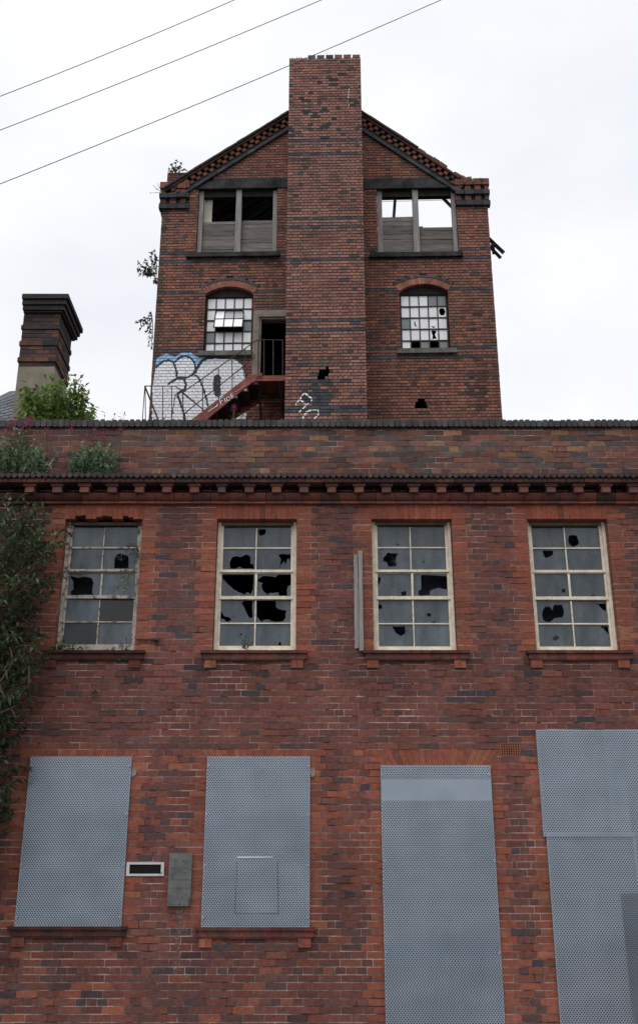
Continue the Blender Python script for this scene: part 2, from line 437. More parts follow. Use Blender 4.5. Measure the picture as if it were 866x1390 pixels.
# mouldings below dentils
v_line = FA.v(682, .05); v_fr0 = FA.v(680.5, .05); v_fr1 = FA.v(671, .10)
n = int((UR - UL) / .225)
for i in range(n):
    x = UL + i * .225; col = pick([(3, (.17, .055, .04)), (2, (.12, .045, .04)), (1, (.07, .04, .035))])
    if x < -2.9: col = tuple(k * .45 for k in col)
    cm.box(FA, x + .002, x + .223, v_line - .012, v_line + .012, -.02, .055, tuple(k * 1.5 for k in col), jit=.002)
    # ovolo
    pts = [(0, 0)]
    z0 = v_line + .0125; z1 = v_fr1 + .02
    vs = []; m = 5
    for e in (x + .003, x + .222):
        vs.append(FA.P(e, z0, -.02)); vs.append(FA.P(e, z1, -.02))
        for k in range(m + 1):
            t = math.pi / 2 * k / m
            vs.append(FA.P(e, z0 + (z1 - z0) * (1 - math.cos(t)), .03 + .075 * math.sin(t)))
    q = m + 3
    fs = [tuple([0] + list(range(2, q)) + [1]), tuple([q + 1] + list(range(2 * q - 1, q + 1, -1)) + [q])]
    fs += [(2 + k, 2 + k + q, 3 + k + q, 3 + k) for k in range(m)] + [(0, q, 2 + q, 2), (1, q - 1, 2 * q - 1, q + 1)]
    cm.add(vs, fs, col)
obj('cornice_moulding', cm, M['brick'], fb)
vd0 = FA.v(668, .16); vd1 = FA.v(661, .16)
px0 = 599 + (258 + 8) / 8.66 + 1; x0 = FA.u(636, 663, .16); pitch = FA.u(673.2, 663, .16) - x0
k = -16
while x0 + k * pitch < UR - .1:
    x = x0 + k * pitch; k += 1
    if x < UL + .1: continue
    dm = MB(); hh = .055; col = pick([(3, (.21, .085, .062)), (1, (.15, .07, .06))])
    if random.random() < .12: col = (.10, .07, .06); hh *= random.uniform(.75, .95)
    dm.box(FA, x - hh, x + hh, vd0, vd1 + .004, -.02, .165, col, jit=.003)
    dm.box(FA, x - hh - .022, x + hh + .022, vd1 + .005, vd1 + .045, -.02, .18, tuple(c * .6 for c in col), jit=.002)
    obj('dentil', dm, M['brick'], fb, origin=FA.P(x, vd0, 0))
km = MB()
vk0 = vd1 + .046; vk1 = FA.v(649, .215); vk2 = FA.v(644.5, .25)
x = UL
while x < UR:
    w_ = .2235; col = pick([(3, (.13, .06, .052)), (2, (.09, .055, .055)), (1, (.17, .075, .055))])
    km.box(FA, x + .003, x + w_, vk0, vk1, -.02, .215, col, jit=.0015); x += .2265
x = UL
while x < UR:   # bull-nosed tile creasing, scalloped lower lip
    if random.random() > .02:
        dz = random.uniform(-.004, .004)
        km.tube([FA.P(x + .037, vk1 + .022 + dz, -.02), FA.P(x + .037, vk1 + .022 + dz, .262 + random.uniform(-.006, .004))], .032, 7, pick([(3, (.06, .05, .05)), (1, (.09, .065, .055))]))
    x += .0745
km.box(FA, UL, UR, vk1 + .02, vk1 + .05, -.02, .235, (.05, .045, .04))
obj('cornice_ledge', km, M['brick'], fb)
kp = MB()
x = UL; vt0 = FA.v(579, .04) ; vt1 = FA.v(569.5, .04)
while x < UR:
    c = random.choice([(.5, .46, .45), (.62, .56, .5), (.36, .38, .38), (.4, .35, .32), (.5, .52, .6)])
    dz = random.uniform(-.009, .006) - (.012 if random.random() < .1 else 0); g = random.uniform(0, .004)
    P0 = [(x + .004, vt0 + .012), (x + .02, vt0), (x + .055, vt0), (x + .0705, vt0 + .012), (x + .0705, vt1 - .012), (x + .055, vt1 + dz), (x + .02, vt1 + dz), (x + .004, vt1 - .012)]
    kp.prism(FA, P0, -.30, .04 + g, c); x += .0745
kp.box(FA, UL, UR, PT - .002, vt1 - .02, -.29, .025, (.25, .24, .22))
obj('parapet_coping', kp, M['blue_brick'], fb)
# sills
for i, (a, b, c, d) in enumerate(wins + scr[:2]):
    sm = MB(); top = c + .004; e = .135 if i < 4 else .065
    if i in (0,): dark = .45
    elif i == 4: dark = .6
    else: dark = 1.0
    L_ = [(.16, .058, .046), (.19, .064, .048), (.13, .052, .044)]
    x = a - e; tot = b + e - x; nn = int(tot / .112); s = tot / nn
    hl = .034
    for j in range(nn):
        col = tuple(q * dark * random.uniform(.8, 1.15) for q in random.choice(L_))
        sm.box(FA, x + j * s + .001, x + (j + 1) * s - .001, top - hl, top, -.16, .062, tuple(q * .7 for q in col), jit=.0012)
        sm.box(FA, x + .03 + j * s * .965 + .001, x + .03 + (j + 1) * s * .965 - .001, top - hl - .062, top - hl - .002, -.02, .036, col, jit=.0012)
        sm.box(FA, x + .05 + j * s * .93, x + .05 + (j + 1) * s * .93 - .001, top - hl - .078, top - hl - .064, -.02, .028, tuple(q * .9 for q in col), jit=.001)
    for e0 in (x + .05, x + tot - .185):
        for t in (0, 1):
            sm.box(FA, e0 + t * .068, e0 + t * .068 + .066, top - hl - .165, top - hl - .079, -.02, .024, tuple(q * dark for q in pick(ORANGE)), jit=.001)
    obj('window_sill', sm, M['brick'], fb)
# ---- sash windows
HOL = {
 0: (5.773, 60, 690, [((3, 1), None), ((4, 0), None),
    ((1, 1), [(550, 470), (552, 400), (570, 362), (605, 350), (620, 365), (655, 370), (665, 400), (662, 470)]),
    ((2, 0), [(203, 530), (275, 545), (330, 535), (375, 545), (392, 585), (380, 640), (392, 680), (300, 678), (215, 685), (210, 650), (235, 630), (232, 575)])]),
 1: (5.773, 270, 680, [((0, 1), [(470, 225), (530, 225), (520, 262), (490, 275), (468, 258)]),
    ((1, 0), [(243, 480), (262, 440), (300, 430), (325, 440), (375, 418), (405, 440), (405, 490), (432, 500), (432, 530), (355, 530), (315, 515), (290, 530), (245, 528)]),
    ((1, 1), [(625, 425), (660, 415), (722, 418), (720, 490), (705, 450), (690, 460), (680, 500), (672, 470), (625, 522), (645, 460)]),
    ((2, 0), [(175, 576), (429, 576), (425, 690), (412, 730), (385, 715), (360, 735), (310, 715), (270, 690), (215, 640), (190, 615)]),
    ((2, 1), [(458, 620), (500, 590), (530, 588), (600, 600), (620, 578), (736, 578), (736, 655), (700, 665), (690, 690), (692, 746), (655, 742), (640, 748), (620, 715), (560, 720), (535, 735), (500, 700), (490, 660), (500, 645), (470, 635)]),
    ((3, 0), [(335, 800), (355, 778), (424, 778), (422, 915), (395, 918), (370, 870)]),
    ((3, 0), [(145, 905), (180, 870), (200, 905), (240, 910), (255, 935), (225, 950), (195, 925), (150, 915)]),
    ((3, 1), [(454, 778), (600, 778), (610, 840), (650, 855), (685, 860), (680, 915), (655, 945), (600, 950), (545, 930), (510, 935), (490, 950), (454, 905)]),
    ((4, 0), [(318, 1040), (335, 1035), (342, 1048), (325, 1052)]), ((4, 1), [(618, 1140), (640, 1095), (648, 1145), (622, 1150)])]),
 2: (5.094, 470, 690, [((1, 0), [(253, 345), (285, 305), (330, 312), (358, 310), (345, 330), (343, 380), (350, 395), (320, 405), (288, 402), (280, 375), (258, 370)]),
    ((1, 1), [(525, 362), (548, 366), (535, 378)]), ((0, 0), [(345, 246), (365, 244), (356, 256)]),
    ((2, 0), [(204, 505), (215, 475), (235, 475), (232, 515), (215, 535)]), ((2, 0), [(380, 580), (412, 570), (410, 605), (380, 610)]),
    ((2, 1), [(515, 470), (530, 460), (690, 470), (700, 460), (716, 470), (716, 590), (690, 560), (640, 550), (578, 570), (575, 600), (525, 605), (500, 600), (500, 565), (515, 560)]),
    ((3, 0), [(220, 668), (240, 662), (250, 680), (240, 695), (222, 690)]), ((3, 1), [(555, 730), (572, 720), (588, 738), (572, 752), (558, 745)]),
    ((3, 1), [(588, 785), (620, 775), (620, 788), (600, 795)]),
    ((4, 0), [(318, 815), (405, 815), (410, 850), (405, 870), (378, 885), (345, 865), (330, 840)])]),
 3: (5.217, 700, 680, [((0, 1), [(366, 285), (372, 245), (400, 240), (430, 245), (445, 285), (435, 315), (405, 325), (380, 310)]),
    ((1, 0), [(188, 352), (262, 352), (262, 380), (240, 395), (210, 405), (195, 385)]), ((0, 0), [(224, 242), (236, 242), (230, 252)]),
    ((2, 0), [(322, 628), (340, 620), (352, 635), (345, 650), (325, 648)]), ((2, 1), [(520, 680), (555, 664), (548, 678)]),
    ((3, 0), [(185, 790), (205, 750), (235, 745), (258, 775), (268, 735), (325, 735), (340, 790), (330, 825), (270, 830), (235, 860), (200, 850), (185, 820)]),
    ((3, 1), [(575, 726), (652, 726), (652, 770), (620, 775), (590, 745)]),
    ((4, 0), [(258, 970), (285, 950), (303, 965), (290, 988), (265, 985)]), ((4, 1), [(598, 888), (662, 888), (676, 985), (655, 950), (620, 910)])])}
FR = [(.0625, .212), (.222, .384), (.413, .589), (.618, .787), (.80, .968)]
GW = -.165
FS = Frame((0, 12.38, 0))
def rough_poly(p, n=2, amp=.006):
    out = []
    for i in range(len(p)):
        a = p[i]; b = p[(i + 1) % len(p)]
        out.append(a)
        for k in range(1, n):
            t = k / n; out.append((a[0] + (b[0] - a[0]) * t + random.uniform(-amp, amp), a[1] + (b[1] - a[1]) * t + random.uniform(-amp, amp)))
    return out
def pane_mesh(gm, fr, rect, holes, w, col=(1, 1, 1), tilt=(0, 0)):
    u0, u1, v0, v1 = rect
    polys = [[Vector((u0, v0, 0)), Vector((u1, v0, 0)), Vector((u1, v1, 0)), Vector((u0, v1, 0))]]
    for h in holes:
        pts = [(min(max(x, u0 + .003), u1 - .003), min(max(y, v0 + .003), v1 - .003)) for x, y in h]
        q = []
        for x, y in pts:
            if not q or math.hypot(q[-1][0] - x, q[-1][1] - y) > .0015: q.append((x, y))
        polys.append([Vector((x, y, 0)) for x, y in q])
    allp = [p for poly in polys for p in poly]
    tris = geometry.tessellate_polygon(polys)
    uc, vc = (u0 + u1) / 2, (v0 + v1) / 2
    gm.add([fr.P(p.x, p.y, w + (p.x - uc) * tilt[0] + (p.y - vc) * tilt[1]) for p in allp], [tuple(t) for t in tris], col)
for i, (a, b, c, d) in enumerate(wins):
    mt = M['cream_worn'] if i == 0 else M['cream']
    yt = WPX[i][0][1]; yb = WPX[i][2][1]
    rows_v = [(d - (d - c) * q1, d - (d - c) * q0) for q0, q1 in FR]
    # compensate foreshortening: use survey heights
    rows_v = []
    for q0, q1 in FR:
        rows_v.append((FA.v(yt + (yb - yt) * q1, GW), FA.v(yt + (yb - yt) * q0, GW)))
    fm = MB(); o = .05; mid = (a + b) / 2 - .012
    wi, wo = -.15, -.08
    cut_l, cut_r = a + .058, b - .058
    vb_, vtop = c + .005, d - .002
    J = .0015
    fm.box(FS, a + .004, a + .042, vb_, vtop, -.19, -.055, jit=J); fm.box(FS, b - .042, b - .004, vb_, vtop, -.19, -.055, jit=J)
    fm.box(FS, a + .0425, b - .0425, rows_v[0][1] + .022, vtop, -.19, -.058, (.22, .19, .16), jit=J)  # aged head, darkened further to paint in the shadow gap
    fm.box(FS, a + .0425, b - .0425, vb_, vb_ + .03, -.19, -.045, jit=J)
    # upper sash: stiles, rail, bar
    fm.box(FS, a + .043, cut_l + .014, rows_v[1][0] - .002, rows_v[0][1] + .021, -.14, -.085, jit=J); fm.box(FS, cut_r - .014, b - .043, rows_v[1][0] - .002, rows_v[0][1] + .021, -.14, -.085, jit=J)
    fm.box(FS, a + .043, b - .043, rows_v[1][0] - .034, rows_v[1][0] - .003, -.14, -.082, jit=J)
    fm.box(FS, a + .06, b - .06, rows_v[2][1] + .001, rows_v[1][0] - .036, -.16, -.105, (.8, .75, .7), jit=J)
    # fixed light rail
    fm.box(FS, a + .043, b - .043, rows_v[3][1] + .008, rows_v[2][0], -.15, -.075, jit=J)
    # lower sash stiles + bottom rail
    fm.box(FS, a + .043, cut_l + .008, vb_ + .031, rows_v[2][1] + .0, -.145, -.092, jit=J); fm.box(FS, cut_r - .008, b - .043, vb_ + .031, rows_v[2][1], -.145, -.092, jit=J)
    fm.box(FS, a + .06, b - .06, vb_ + .0315, rows_v[4][0], -.145, -.088, jit=J)
    # glazing bars
    for r, (q0, q1) in enumerate(rows_v):
        m_ = mid + (.008 if r > 1 else 0)
        bw = .007 if r != 2 else .012
        fm.box(FS, m_ - bw, m_ + bw, q0, q1, -.135, -.095, jit=.0022)
    for r in (0, 3):
        y0 = rows_v[r + 1][1]; y1 = rows_v[r][0]; ym = (y0 + y1) / 2
        fm.box(FS, a + .06, b - .06, ym - .008, ym + .008, -.133, -.097, jit=.0022)
    so = obj('sash_window', fm, mt, fb, origin=FA.P((a + b) / 2, c, -.1))
    gm = MB(); sc, ox, oy, hl = HOL[i]
    for r, (q0, q1) in enumerate(rows_v):
        for cc in (0, 1):
            rect = (cut_l - .005, mid, q0 - .008, q1 + .008) if cc == 0 else (mid, cut_r + .005, q0 - .008, q1 + .008)
            hs = []; missing = False
            for (rr, ck), poly in hl:
                if (rr, ck) != (r, cc): continue
                if poly is None: missing = True; continue
                hs.append(rough_poly([FA.uv(ox + x / sc, oy + y / sc, GW) for x, y in poly]))
            k = random.uniform(.72, 1.2) * (1.15 if i == 0 else 1)
            if missing: k = .10  # near-black glass paints in the dark room behind a missing pane
            if missing and i != 0: continue
            cr_ = []
            for h_ in hs:
                for _ in range(3):
                    p_ = random.choice(h_); cx_ = sum(q[0] for q in h_) / len(h_); cy_ = sum(q[1] for q in h_) / len(h_)
                    L0 = random.uniform(.3, 1.1); x2, y2 = p_[0] + (p_[0] - cx_) * L0 + random.uniform(-.02, .02), p_[1] + (p_[1] - cy_) * L0 + random.uniform(-.02, .02)
                    x2 = min(max(x2, rect[0] + .01), rect[1] - .01); y2 = min(max(y2, rect[2] + .01), rect[3] - .01); cr_.append((p_, (x2, y2)))
                for q0_, q1_ in zip(h_, h_[1:]):
                    if random.random() < .35: cr_.append((q0_, q1_))
            if (i, r, cc) in ((0, 1, 1), (2, 1, 0), (2, 2, 0), (3, 2, 0), (3, 2, 1), (3, 4, 0), (0, 2, 1)):
                ox_, oy_ = random.uniform(rect[0] + .1, rect[1] - .1), random.uniform(rect[2] + .08, rect[3] - .08)
                for _ in range(6):
                    t__ = random.uniform(0, 6.28); l__ = random.uniform(.03, .16); cr_.append(((ox_, oy_), (min(max(ox_ + l__ * math.cos(t__), rect[0] + .01), rect[1] - .01), min(max(oy_ + l__ * math.sin(t__), rect[2] + .01), rect[3] - .01))))
            for q0_, q1_ in cr_: gm.bar(FA.P(*q0_, GW + .006), FA.P(*q1_, GW + .006), .0013, 4, col=(2.6, 2.6, 2.5))
            pane_mesh(gm, FA, rect, hs, GW + random.uniform(-.003, .003), (k, k, k * random.uniform(.95, 1.05)), (random.uniform(-.02, .02), random.uniform(-.02, .02)))
    g = obj('window_glass', gm, M['glass'], so)
    if i != 1:
        ib = MB(); ib.box(FA, a - .1, b + .1, c - .1, d + .1, -.52, -.50); obj('added_pane_backing', ib, M['inner'], fb)  # panel added behind broken panes, imitating a dark second glass
# wood head board damage above first window, air brick
vm = MB(); a, b, c, d = vent
nx, nz = 8, 5
for k in range(nx + 1):
    x = a + .006 + (b - a - .012) * k / nx; vm.box(FA, x - .0055, x + .0055, c + .004, d - .004, -.0445, .002)
for k in range(nz + 1):
    z = c + .007 + (d - c - .014) * k / nz; vm.box(FA, a + .004, b - .004, z - .004, z + .004, -.0443, .004)
ab = obj('air_brick', vm, M['terracotta'], fb)
vb = MB(); vb.box(FA, a, b, c, d, -.2, -.0805); obj('air_brick_dark_block', vb, M['dark'], fb)  # black block paints in the shade seen through the holes
# ---- security screens
def sheet(mb, u0, u1, v0, v1, w, wav=.004, nx=10, nz=14, bl=0.0, th=.002):
    ph = random.uniform(0, 6); vs = []
    def g(x, y):
        return w + wav * (math.sin(x * 5 + ph) * math.sin(y * 3.1 + ph * 2) + .5 * math.sin(x * 11 + y * 7 + ph))
    for z in range(nz + 1):
        for x in range(nx + 1):
            uu = u0 + (u1 - u0) * x / nx; vv = v0 + (v1 - v0) * z / nz
            vs.append(FA.P(uu, vv, g(uu, vv) + bl * (1 - z / nz) ** 2 * math.sin(math.pi * x / nx)))
    n = len(vs)
    fs = [(z * (nx + 1) + x, z * (nx + 1) + x + 1, (z + 1) * (nx + 1) + x + 1, (z + 1) * (nx + 1) + x) for z in range(nz) for x in range(nx)]
    mb.add(vs, fs)
slab = ['perforated grey steel screen over the far left ground floor window, beside the shrub',
        'perforated grey steel screen over the window right of the steel plate, faint scratch line',
        'tall perforated grey steel screen over doorway with a pale overlapped strip near its top']
def rim(mb, a, b, c, d, w0=.004, w1=.03, t=.006):
    mb.box(FA, a, a + t, c, d, w0, w1); mb.box(FA, b - t, b, c, d, w0, w1)
    mb.box(FA, a + t, b - t, c, c + t, w0, w1); mb.box(FA, a + t, b - t, d - t, d, w0, w1)
GRP = 'perforated steel security screens over ground floor openings'
for i, (a, b, c, d) in enumerate(scr):
    t = thing('security_screen', FA.P((a + b) / 2, c, .02), slab[i], 'security screen', GRP)
    rm = MB(); rim(rm, a, b, c, d); obj('screen_frame', rm, M['galv'], t)
    rm = MB(); rm.box(FA, a + .007, b - .007, c + .007, d - .007, .0042, .009); obj('added_dark_backing', rm, M['black_wood'], t)  # black board added behind the sheet so its holes read dark
    if i < 2:
        sh = MB(); sheet(sh, a + .001, b - .001, c + .001, d - .001, .033); obj('perforated_sheet', sh, M['perf'], t, origin=FA.P(a, c, 0))
    else:
        vj = FA.v(1087, .03); vk = FA.v(1058, .03)
        sh = MB(); sheet(sh, a + .001, b - .001, vj, d - .001, .036, .001); obj('perforated_sheet', sh, M['perf'], t, origin=FA.P(a, vj, 0), label='short upper sheet overlapping the tall one below')
        sh = MB(); sheet(sh, a + .001, b - .001, c + .001, vk, .0315, .001); obj('perforated_sheet', sh, M['perf'], t, origin=FA.P(a + .014, c + .019, 0), label='tall lower sheet')
    if i == 1:
        sc_ = MB(); p0 = FA.uv(322, 1163.5, .04); p1 = FA.uv(370, 1163.5, .04)
        sc_.box(FA, p0[0], p1[0], p0[1] - .004, p0[1] + .003, .037, .040, jit=.002); obj('scratch_mark', sc_, M['white_paint'], t)
        pp = [FA.uv(x_, y_, .04) for x_, y_ in ((322, 1168), (319, 1240), (378, 1240), (377, 1168))]
        sc_ = MB()
        for q0_, q1_ in ((pp[0], pp[1]), (pp[1], pp[2]), (pp[2], pp[3])): sc_.bar(FA.P(*q0_, .037), FA.P(*q1_, .037), .0035, 4)
        obj('welded_patch_outline', sc_, M['patch_dark'], t)
    for uu in (a + .02, b - .02):
        for kk in range(4):
            vv = c + .1 + (d - c - .2) * kk / 3; bo = MB(); bo.bar(FA.P(uu, vv, .03), FA.P(uu, vv, .048), .013, 8); obj('bolt', bo, M['galv'], t)
t = thing('security_screen', FA.P(p4u + .8, .16, .02), 'wide sheeted steel screen of overlapping perforated panels at the right edge', 'security screen', GRP)
u1_, u2_ = FA.u(838, 1060, .03), FA.u(822, 1060, .04); ue = p4u + 2.2; vj = FA.v(1136, .03)
for (a, b, c, d, w, lab, ox_, bl) in ((p4u, (u1_ + .09), vj, p4v, .045, 'upper left sheet', 0, .012), (u2_ + .02, ue, vj + .004, p4v + .006, .039, 'upper right sheet', .013, .0),
                       (p4u + .035, u1_ + .12, .16, vj + .05, .033, 'lower left sheet', .006, 0), (u1_ + .10, ue - .01, .16, vj + .05, .029, 'lower right sheet', .017, 0)):
    sh = MB(); sheet(sh, a, b, c, d, w, .0015, bl=bl); obj('perforated_sheet', sh, M['perf'], t, origin=FA.P(a + ox_, c + ox_, 0), label=lab)
ed = MB(); ed.box(FA, p4u + .041, ue - .008, .17, p4v - .008, .0042, .009); obj('added_dark_backing', ed, M['black_wood'], t)  # black board added to keep the wide screen's holes dark
ed = MB(); ed.box(FA, p4u + .033, p4u + .040, .16, vj, .004, .036); ed.box(FA, p4u, p4u + .006, vj, p4v, .004, .048); ed.box(FA, ue - .006, ue, .16, p4v, .004, .036); ed.box(FA, p4u + .006, ue - .006, p4v - .006, p4v, .004, .036)
obj('screen_frame', ed, M['galv'], t)
dk = MB(); q = FA.uv(842, 1212, .05); sheet(dk, q[0], q[0] + .45, .5, q[1], .040, .001); obj('perforated_sheet', dk, M['perf_dark'], t, label='small grimy repair sheet', origin=FA.P(q[0], .5, 0))
# behind the screens: dark boards added only to darken the holes
# letter plate
a, b, c, d = lb
t = thing('letter_plate', FA.P((a + b) / 2, c, .01), 'white rectangular letter plate with dark slot set in the brick wall', 'letter plate')
lp = MB(); e = .033; e2 = .022
lp.box(FA, a, b, d - e2, d, .0035, .016); lp.box(FA, a, b, c, c + e2, .0035, .016); lp.box(FA, a, a + e, c + e2, d - e2, .0035, .016); lp.box(FA, b - e, b, c + e2, d - e2, .0035, .016)
obj('plate_frame', lp, M['white_plastic'], t)
lp = MB(); lp.box(FA, a + e, b - e, c + e2, d - e2, .003, .0055); obj('flap', lp, M['dark'], t)
# tarnished plate
a, c = FA.uv(228.5, 1230, .03); b, d = FA.uv(261.5, 1158, .03); a = FA.u(230, 1195, .03) - .008
t = thing('entry_plate', FA.P((a + b) / 2, c, .01), 'tarnished upright steel plate with illegible smears beside the letter plate', 'entry plate')
ep = MB(); ep.box(FA, a, b, c, d, .0035, .045); ep.box(FA, a + .016, b - .012, c + .02, d - .02, .0455, .049); o_ = obj('backplate', ep, M['patch_metal'], t)
ep = MB()
for f0, f1 in ((.28, .3), (.50, .515), (.66, .67)):
    ep.box(FA, a + .02, b - .02, d - (d - c) * f1, d - (d - c) * f0, .0492, .0505, (1, 1, 1))
for q in range(9):
    x = a + .05 + .17 * random.random(); y = d - (d - c) * random.choice([.13, .14, .15, .36, .58, .8, .82]); ep.box(FA, x, x + .01, y - random.uniform(.012, .05), y, .0494, .0507)
obj('smeared_writing', ep, M['patch_dark'], t)
sm = MB(); cx = (a + b) / 2 + .0
for q in range(150):
    y = c - .02 - .62 * random.random() ** 1.3; x = cx + random.gauss(0, .026); s = random.uniform(.004, .014)
    sm.box(FA, x, x + s, y, y + s * random.uniform(.6, 2.2), .0, .0032)
tag(obj('paint_drip', sm, mat('chalky paint drip', (.17, .10, .085), (.28, .21, .19), scale=9), None, origin=FA.P(cx, c - .6, 0)), 'pale chalky paint runs on the bricks below the tarnished plate', 'paint stain')
# boards fixed beside the third window
t = thing('timber_batten', FA.P(FA.u(486, 880), FA.v(880), 0), 'pair of silvered upright boards fixed to the wall left of the third window', 'timber boards')
b1 = MB(); ua = FA.u(481, 815, .03); vb0, vb1 = FA.v(880, .03), FA.v(753, .03)
b1.box(FA, ua, ua + .045, vb0, vb1, .004, .036, jit=.003); obj('board', b1, M['wood_v'], t)
b1 = MB(); b1.box(FA, ua + .052, ua + .10, vb0 - .03, FA.v(748, .03), .004, .05, jit=.004); obj('board', b1, M['wood_v'], t)
# iron pin right of first window
hp = MB(); hp.tube([FA.P(FA.u(186, 867.5, .03), FA.v(868, .03), .03), FA.P(FA.u(209, 867.5, .03), FA.v(868, .03), .03)], .012, 7)
hp.tube([FA.P(FA.u(209, 867.5, .03), FA.v(868, .03), .03), FA.P(FA.u(216, 867.5, .03), FA.v(868, .03), .03)], .021, 8); hp.bar(FA.P(FA.u(211, 867.5, .03), FA.v(868, .03), -.02), FA.P(FA.u(211, 867.5, .03), FA.v(868, .03), .03), .012)
tag(obj('window_stay', hp, M['iron'], None, origin=FA.P(FA.u(198, 867), FA.v(868), 0)), 'black iron stay sticking out beside the ivy hung left window', 'iron stay')
# sealant dabs
for q, (px_, py_, lab) in enumerate(((424.5, 1048, 'grey mortar dab at the top right corner of the second screen'), (181.5, 1048, 'grey mortar dab at the top right corner of the leftmost screen'))):
    s = MB(); u_, v_ = FA.uv(px_, py_, .01)
    s.prism(FA, [(u_ + .032 * math.cos(t_) * random.uniform(.7, 1.2), v_ + .05 * math.sin(t_) * random.uniform(.8, 1.2)) for t_ in [k * math.pi / 5 for k in range(10)]], .0, .012)
    tag(obj('mortar_dab', s, M['concrete'], None, origin=FA.P(u_, v_, 0)), lab, 'mortar dab', 'dabs of mortar by the screens')
# ================================================================== TOWER
TC = .083; TL = .2325
tb = thing('tower_building', TW.P(0, 0, 0), 'tall derelict gabled brick tower building with central square stack behind the parapet', 'tower building')
tuL = (TW.u(201, 560) + TW.u(221.5, 290)) / 2; tuR = (TW.u(682, 560) + TW.u(661.5, 290)) / 2
def sn(v): return round(v / TC) * TC
EAVE = TW.v(252)
def px_line(p, q, w): a = TW.uv(*p, w); b = TW.uv(*q, w); return a, b
Lr = px_line((223, 258), (391, 156), 0); Rr = px_line((634, 246), (490, 156), 0)
def outline(v):
    a, b = tuL, tuR
    def xat(l, v):
        (x0, y0), (x1, y1) = l; return x0 + (v - y0) * (x1 - x0) / (y1 - y0)
    if v > Lr[0][1]: a = max(a, xat(Lr, v))
    if v > Rr[0][1]: b = min(b, xat(Rr, v))
    return (a, b) if b - a > .3 else None
SW = 1.4
sL = (TW.u(386.2, 560, SW) + TW.u(393, 90, SW) + TW.u(389.5, 325, SW)) / 3; sR = (TW.u(495.8, 560, SW) + TW.u(491.8, 90, SW) + TW.u(493.5, 325, SW)) / 3
# openings
def tr(x0, x1, y0, y1, w=0):   # px box -> local rect
    ym = (y0 + y1) / 2
    return (TW.u(x0, ym, w), TW.u(x1, ym, w), sn(TW.v(y1, w, (x0 + x1) / 2)), sn(TW.v(y0, w, (x0 + x1) / 2)))
oL = tr(268, 376.5, 256, 344); oR = tr(512, 620.5, 257, 343)
oL = (oL[0], oL[1], oL[2], oL[3]); lin_h = 4 * TC
aL = tr(277.5, 343, 397, 478); aR = tr(543, 609.5, 394, 475)
dr = tr(343, 388, 420, 508)
def archfn(rect, rise=.20, ring=.26, extra=0.0):
    a, b, c, d = rect; hw = (b - a) / 2; Rr_ = (hw * hw + rise * rise) / (2 * rise); cv = d + rise - Rr_; cu = (a + b) / 2
    RO = Rr_ + ring
    ang = math.asin(hw / Rr_)
    def fn(v):
        if c <= v < d - .0: 
            lim = None
            # skewback
            base = hw
            vs = cv + RO * math.cos(ang)
            s_ = hw + 0
            return (cu - s_, cu + s_)
        if v >= d:
            x2 = RO * RO - (v - cv) ** 2
            if x2 <= 0: return None
            x = math.sqrt(x2)
            # limit by skewback line
            t = (v - cv) * math.tan(ang)
            x = min(x, t)
            return (cu - x, cu + x)
        return None
    return fn, (cu, cv, Rr_, RO, ang)
fL, gL = archfn(aL); fR, gR = archfn(aR)
holeR = tr(562.5, 580, 543, 556)
tcuts = [rc(oL[0], oL[1], oL[2], oL[3] + 0), rc(oL[0] - .02, oL[1] + .28, oL[3], oL[3] + lin_h), rc(oR[0], oR[1], oR[2], oR[3]), rc(oR[0] - .32, oR[1] + .15, oR[3], oR[3] + lin_h), fL, fR,
         rc(dr[0], sL + .12, dr[2], dr[3])]
def hole_cut(rect, amps):
    def fn(v):
        if rect[2] <= v < rect[3]:
            k = int((v - rect[2]) / TC); l, r = amps[k % len(amps)]; return (rect[0] + l, rect[1] + r)
    return fn
tcuts.append(hole_cut(holeR, [(.0, 0), (.02, -.03), (.08, -.06)]))
BANDS = {205, 202, 171, 168, 191, 143, 144}
SB = BANDS | {233, 228}
wall_px_soot = [((640, 430), 14, 22), ((650, 520), 12, 40), ((372, 350), 18, 14)]
def tcol(u, v, k, q):
    if k in BANDS: return pick(BLUE)
    c = pick(TOW)
    x, y = TW.px(u, v)
    s = 1.0
    for (cx, cy), rx, ry in wall_px_soot:
        if ((x - cx) / rx) ** 2 + ((y - cy) / ry) ** 2 < 1 and random.random() < .6: s = random.uniform(.4, .7)
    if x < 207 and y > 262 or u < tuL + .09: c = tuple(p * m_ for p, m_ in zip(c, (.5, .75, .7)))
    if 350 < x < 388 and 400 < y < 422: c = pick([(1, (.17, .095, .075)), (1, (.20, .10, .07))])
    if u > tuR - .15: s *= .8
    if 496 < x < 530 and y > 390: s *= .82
    return tuple(p * s for p in c)
tm, tmm = MB(), MB(); trect = []
k0 = 128
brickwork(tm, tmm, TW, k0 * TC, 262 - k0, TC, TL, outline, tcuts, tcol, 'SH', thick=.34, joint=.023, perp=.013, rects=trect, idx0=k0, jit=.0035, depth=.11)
# lower plain part, hidden behind the front building
tmm.box(TW, tuL + .01, tuR - .01, 0, k0 * TC, -.34, -.01)
